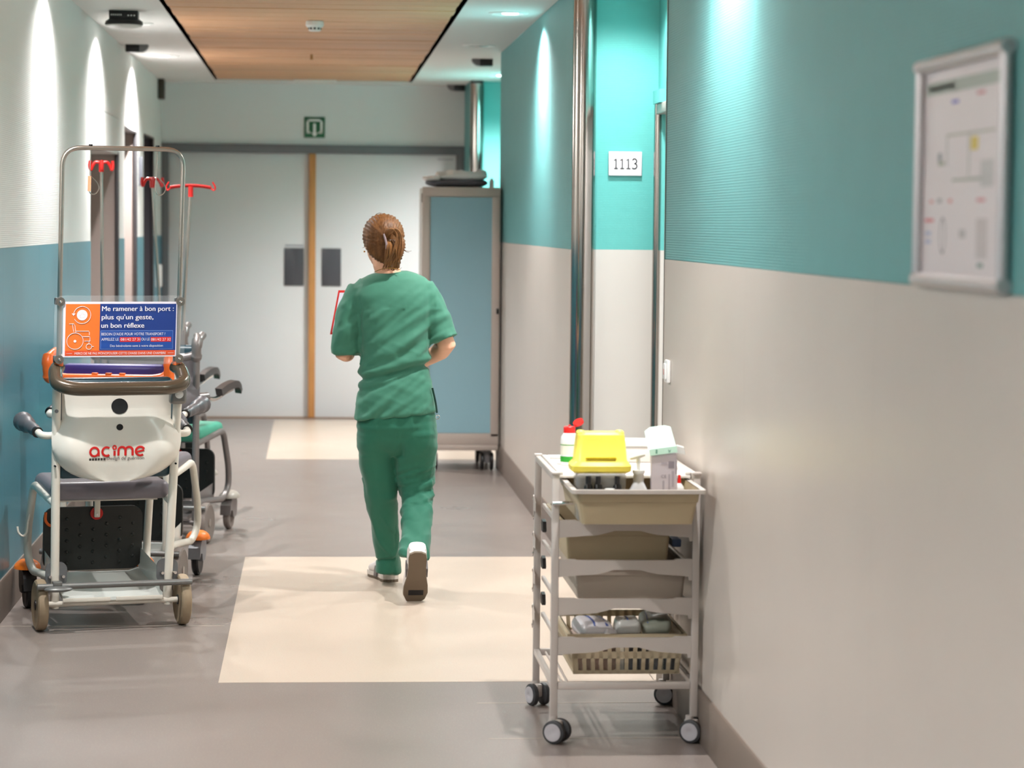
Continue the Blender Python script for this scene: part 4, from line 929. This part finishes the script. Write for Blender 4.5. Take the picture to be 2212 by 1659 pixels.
# trousers
g = B()
g.rings([ringpx((782, 850), (930, 846), 11.165, .1), ringpx((774, 885), (938, 880), 11.16, .116), ringpx((768, 925), (944, 918), 11.16, .124), ringpx((772, 950), (941, 946), 11.165, .112), ringpx((785, 972), (930, 970), 11.17, .085), ringpx((812, 985), (900, 985), 11.17, .05)])
LEG_L = [((772, 915), (846, 915), 11.165, .1), ((770, 950), (848, 950), 11.175, .105), ((772, 975), (849, 975), 11.185, .096), ((775, 1000), (850, 1000), 11.2, .088), ((785, 1045), (856, 1045), 11.23, .08), ((794, 1090), (859, 1090), 11.27, .075), ((802, 1140), (860, 1140), 11.31, .07), ((810, 1185), (861, 1185), 11.35, .066), ((811, 1212), (864, 1212), 11.375, .068), ((810, 1236), (864, 1236), 11.385, .07)]
LEG_R = [((850, 915), (941, 910), 11.155, .1), ((848, 945), (945, 940), 11.155, .108), ((849, 972), (944, 970), 11.17, .102), ((850, 1000), (942, 1000), 11.19, .095), ((855, 1030), (939, 1030), 11.21, .09), ((864, 1058), (936, 1058), 11.2, .085), ((868, 1085), (934, 1085), 11.15, .08), ((868, 1120), (932, 1120), 11.06, .074), ((866, 1155), (930, 1155), 10.97, .07), ((862, 1185), (928, 1188), 10.9, .068), ((862, 1200), (927, 1208), 10.87, .068)]
g.rings([ringpx(*t_) for t_ in LEG_L]); g.rings([ringpx(*t_) for t_ in LEG_R])
me = remesh(g, .0072, 5)
def fold_tr(co, no):
    x, y, z = co; d = .003*noise.noise(Vector((x*10, y*10, z*8)))
    if x > .0:   # trailing leg: creases behind the knee
        k = math.exp(-((z-.46)/.09)**2); d += .013*k*noise.noise(Vector((x*5+2, y*5, (z-.35*x)*62)))
        d += .006*noise.noise(Vector((x*18, y*8, z*14)))*(1 if z < .4 else .3)
    else:
        d += .007*noise.noise(Vector((x*16, y*6, z*11+5)))
        d += -.01*math.exp(-((z-.118-.1*(x+.05))/.006)**2)
    rd = noise.noise(Vector((x*9+1, y*9, z*5+x*6))); d += .007*(1-min(1, abs(rd)*5))*(1 if z < .5 else .35)
    if z > .6: d += -.012*math.exp(-((x-.012)/.014)**2)*max(0, -no[1])*max(0, min(1, (.72-z)/.1)) + .004*noise.noise(Vector((x*6, y*6, z*40)))
    return d
nor = [v.normal.copy() for v in me.vertices]
for v, n_ in zip(me.vertices, nor): v.co += n_*fold_tr(v.co, n_)
mobj('trousers', me, mTrou, ns)
# body: one continuous mesh
g = B()
HC = at(826, 520, Y=11.215); HL = L_(HC); turn = radians(18)   # head centre, turned to her left
def hd(p): return HL + Matrix.Rotation(turn, 3, 'Z') @ Vector(p)
def hell(c, rx, ry, rz, seg=20, n=14):
    st = len(g.v); g.ell((0, 0, 0), rx, ry, rz, seg, n); g.xf(Matrix.Translation(hd(c)) @ Matrix.Rotation(turn, 4, 'Z'), st)
hell((0, -.012, .025), .073, .088, .088); hell((0, .02, -.03), .062, .07, .085); hell((0, .05, -.085), .035, .034, .03)
hell((0, .098, -.02), .011, .016, .02, 10, 8); hell((0, .105, -.034), .014, .012, .009, 10, 8); hell((0, .09, -.064), .022, .01, .006, 10, 6); hell((0, .088, -.073), .019, .01, .006, 10, 6)
for s in (-1, 1): hell((s*.074, -.005, -.015), .008, .018, .031, 10, 8); hell((s*.03, .076, .012), .02, .014, .006, 10, 6)
g.tube([hd((0, -.02, -.06)), hd((0, -.025, -.1)), L_(at(840, 592, Y=11.19)), L_(at(846, 625, Y=11.18))], [.052, .051, .056, .06], 18)
g.rings([ringpx(*t_, off=.027) for t_ in TOP[2:]] + [ringpx((776, 935), (938, 935), 11.16, .105)])
limb(g, [SHL, SHL.lerp(ELL, .5), ELL, ELL.lerp(WRL, .25), ELL.lerp(WRL, .6), WRL], [.046, .044, .04, .042, .035, .026])
limb(g, [SHR, SHR.lerp(ELR, .5), ELR, ELR.lerp(WRR, .25), ELR.lerp(WRR, .6), WRR], [.046, .044, .04, .042, .035, .026])
for leg in (LEG_L, LEG_R): g.rings([ringpx(*t_, off=.014) for t_ in leg])
def hand(wr, d, up, side):
    """palm plus five bent fingers; d = pointing direction, up = back-of-hand direction, side = +1 thumb on d x up"""
    d = Vector(d).normalized(); up = (Vector(up)-d*Vector(up).dot(d)).normalized(); lat = d.cross(up)*side; wr = Vector(wr)
    def pt(a, b, c): return wr + d*a + lat*b + up*c
    g.tube([pt(-.01, 0, 0), pt(.03, 0, 0), pt(.06, 0, 0), pt(.085, 0, -.004)], [.024, .033, .036, .033], 14, flat=1)
    for k, (b, ln_) in enumerate(((.028, .07), (.0095, .078), (-.0095, .072), (-.028, .056))):
        g.tube([pt(.07, b, 0), pt(.07+ln_*.45, b*1.05, -.004), pt(.07+ln_*.75, b*1.05, -.022), pt(.07+ln_*.85, b, -.042)], [.0095, .009, .0085, .007], 8)
    g.tube([pt(.02, .026, -.006), pt(.045, .048, -.016), pt(.068, .05, -.034), pt(.082, .044, -.045)], [.013, .011, .0095, .008], 8)
hand(L_(WRL), (.06, .08, .03), (-.6, -.1, -.9), 1)
hand(L_(WRR), (-.07, .07, .05), (.3, .3, -.9), -1)
me = remesh(g, .006, 4); body = mobj('body', me, mSkin, ns)
for s in (-1, 1):
    e = B().ell((0, 0, 0), .0115, .0115, .0115, 14, 10).xf(Matrix.Translation(hd((s*.03, .074, -.002)))).obj('eye', M('eye_white', (240, 238, 234), .2), ns)
    B().cyl(hd((s*.03, .0845, -.002)), hd((s*.03, .0866, -.002)), .0055, 14).obj('iris', M('iris_brown', (70, 46, 30), .2), e)
# hair: cap, gathered lock, loose wisps
g = B()
st = len(g.v); g.ell((0, 0, 0), .0925, .1, .1, 40, 26); g.xf(Matrix.Translation(HL+Vector((.004, -.012, .021))), st)
for i in range(st, len(g.v)):
    p = Matrix.Rotation(-turn, 3, 'Z') @ (Vector(g.v[i])-HL)
    if p.y > .03 and p.z < .07 and abs(p.x) < .075: p *= .72; g.v[i] = tuple(HL + Matrix.Rotation(turn, 3, 'Z') @ p)
YH = 11.15
g.rings([ringpx((788, 520), (876, 520), 11.17, .06), ringpx((790, 535), (876, 535), 11.165, .055), ringpx((797, 550), (872, 548), 11.155, .045), ringpx((812, 562), (868, 560), 11.15, .03), ringpx((832, 572), (864, 572), 11.145, .016)])
me = remesh(g, .006, 4)
nor = [v.normal.copy() for v in me.vertices]
for v, n_ in zip(me.vertices, nor):
    a = atan2(v.co.x-HL.x-.03, -(v.co.z-HL.z-.0))
    v.co += n_*(.0022*sin(a*46+4*noise.noise(v.co*14))+.0025*noise.noise(Vector((a*9, v.co.z*6, v.co.y*6))))
hair = mobj('hair', me, mHair, ns)
def strand(px, r, name='lock', par=hair): return B().tube([L_(at(x, y, Y=Y)) for x, y, Y in spl3(px)], r, 8).obj(name, mHair, par)
def spl3(px): return [tuple(v) for v in spline([Vector(p) for p in px], 6)]
random.seed(5); g = B()
for k in range(46):   # twisted half-up lock: loop over the clip, ends hanging
    u = random.uniform(-1, 1); q = random.uniform(-1, 1); yb = 11.085+.014*q
    p = [(836+u*5, 512+4*q, yb+.02), (840+u*6, 501+3*u, yb-.004), (852+u*4, 499+5*q, yb-.012), (862+u*5, 512+5*q, yb-.008), (860+u*9, 535, yb-.006), (853+u*12, 556, yb+.01), (846+u*15+q*3, 574+6*q, yb+.03)]
    n_ = len(spl3(p)); g.tube([L_(at(x, y, Y=Y)) for x, y, Y in spl3(p)], [.0035*(1-.75*i/n_)+.0006 for i in range(n_)], 6)
for k in range(26):   # lower part of the lock from the nape
    u = random.uniform(-1, 1); q = random.uniform(-1, 1); yb = 11.075+.01*q
    p = [(842+u*6, 518, yb+.015), (846+u*12, 530, yb), (846+u*15, 548, yb+.005), (846+u*16, 566+4*q, yb+.025), (842+u*17, 580+5*q, yb+.05)]
    n_ = len(spl3(p)); g.tube([L_(at(x, y, Y=Y)) for x, y, Y in spl3(p)], [.003*(1-.8*i/n_)+.0005 for i in range(n_)], 6)
g.obj('gathered_lock', M('brown_hair_light', (134, 92, 52), .4, var=(40, .35)), hair)['kind'] = 'stuff'
g = B()
for p in ([(868, 530, 11.12), (874, 540, 11.1), (882, 543, 11.09), (889, 542, 11.08)], [(870, 534, 11.12), (876, 543, 11.1), (884, 546, 11.09)], [(790, 533, 11.2), (786, 534, 11.19), (783, 536, 11.19)], [(812, 463, 11.2), (820, 460, 11.2), (830, 462, 11.2)], [(850, 575, 11.13), (858, 584, 11.12), (868, 578, 11.11)]):
    q = spl3(p); g.tube([L_(at(x, y, Y=Y)) for x, y, Y in q], [.0016*(1-.7*i/len(q)) for i in range(len(q))], 5)
g.obj('loose_wisps', mHair, hair)
B().tube([L_(at(x, y, Y=11.07)) for x, y in ((829, 505), (832, 515), (835, 527), (834, 538))], [.004, .006, .006, .003], 8, flat=.5).obj('hair_clip', M('clip_mauve', (190, 170, 176), .35), hair)
B().tube(spline([L_(at(808, 588, Y=11.17)), L_(at(822, 582, Y=11.128)), L_(at(842, 579, Y=11.11)), L_(at(864, 582, Y=11.13))], 6), .0014, 6).obj('necklace', M('gold', (220, 160, 80), .25, 1.), ns)
B().ell(hd((-.079, .012, -.048)), .004, .004, .004, 10, 6).obj('earring', MC['gold'], ns)
# trainers
mShoe = M('shoe_white', (226, 220, 218), .45); mSole = M('shoe_sole', (104, 90, 74), .6); mMid = M('shoe_midsole', (214, 206, 198), .5)
def shoe(mx):
    out = [(-.030, .004), (-.034, .03), (-.032, .08), (-.036, .13), (-.046, .18), (-.046, .22), (-.034, .252), (-.012, .266), (.014, .262), (.034, .244), (.044, .21), (.042, .17), (.034, .12), (.032, .07), (.033, .03), (.028, .004), (.012, -.006), (-.014, -.006)]
    up = B(); sec = ((0., .031, .085, .0), (.03, .036, .1, 0), (.07, .036, .098, 0), (.11, .039, .08, -.001), (.15, .043, .066, -.002), (.19, .046, .056, -.002), (.225, .042, .048, 0), (.25, .03, .04, .002), (.262, .014, .032, .002))
    rs = []
    for y, w_, h_, dx in sec:
        ring = []
        for k in range(20):
            a = 2*pi*k/20; c_, s_ = cos(a), sin(a); sg = lambda v, e: math.copysign(abs(v)**e, v)
            ring.append((dx+w_*sg(c_, .7), y, .018+max(0, h_-.018)*(.5+.5*sg(s_, .8))))
        rs.append(ring)
    s_ = up.rings(rs).xf(mx).obj('shoe', mShoe, ns)
    B().prism([(x*1.03, y*1.01) for x, y in out], .011, .026, 'z').xf(mx).obj('midsole', mMid, s_)
    B().prism(out, .0, .0115, 'z').xf(mx).obj('sole', mSole, s_)
    for q in (-1, 1): B().prism([(.09, .012), (.135, .012), (.12, .05), (.075, .055)], q*.0405, q*.034, 'x').xf(mx).obj('side_patch', M('shoe_grey', (96, 92, 92), .5), s_)
    B().box(-.028, .028, .195, .222, -.0008, .002).xf(mx).obj('sole_patch', mBlack, s_)
    B().tube([(-.012, .16, .066), (.012, .165, .066), (-.01, .145, .072), (.014, .14, .074)], .0025, 6).xf(mx).obj('laces', mWhiteP, s_)
hp = at(848, 1258, Z=0)
shoe(Matrix.Translation(L_((hp.x-.006, hp.y, 0))) @ Matrix.Rotation(radians(13), 4, 'Z') @ Matrix.Diagonal((1.2, 1, 1.25, 1)))
tp = at(897, 1299, Z=0)   # trailing foot stands on its toe
pv = Matrix.Translation(L_((tp.x, tp.y, .0))) @ Matrix.Rotation(radians(3), 4, 'Z') @ Matrix.Rotation(radians(-60), 4, 'X') @ Matrix.Diagonal((1.16, 1, 1, 1)) @ Matrix.Translation((0, -.256, 0))
shoe(pv)
# key strap hanging from the pocket
kp = L_(at(941, 870, Y=11.1))
B().tube(spline([L_(at(934, 838, Y=11.1)), kp, L_(at(944, 892, Y=11.09))], 5), .006, 8, flat=.4).obj('key_strap', M('strap_green', (20, 60, 50), .6), ns)
B().torus(L_(at(945, 901, Y=11.085)), .009, .0018, 'y', 18, 6).obj('key_ring', mChrome, ns)
# folder held in both hands
TL, BL = at(731, 627, Y=11.56), at(717, 700, Y=11.5)
fo = thing('folder', 'white document folder with red edges held by the nurse', 'folder', (TL+BL)/2)
ex = Vector((.995, -.0, .0)); ez = (TL-BL).normalized(); O = (TL+BL)/2
def fq(a, b, c): return ex*a + ez*b + Vector((0, -1, .15)).normalized()*c
def fbox(a0, a1, b0, b1, c0, c1): return B().add([fq(a, b, c) for c in (c0, c1) for b in (b0, b1) for a in (a0, a1)], [(0, 2, 3, 1), (4, 5, 7, 6), (0, 1, 5, 4), (2, 6, 7, 3), (0, 4, 6, 2), (1, 3, 7, 5)])
hl = (TL-BL).length/2
cv = fbox(0, .235, -hl-.05, hl, -.004, 0).obj('cover', mRed, fo)
fbox(.008, .23, -hl-.04, hl-.012, 0, .002).obj('page', M('page_lilac', (200, 200, 214), .5), fo)
for i in range(4): fbox(.05+.004*i, .19, hl-.05-i*.018, hl-.046-i*.018, .002, .0026).obj('printed_line', mGreyP, fo)
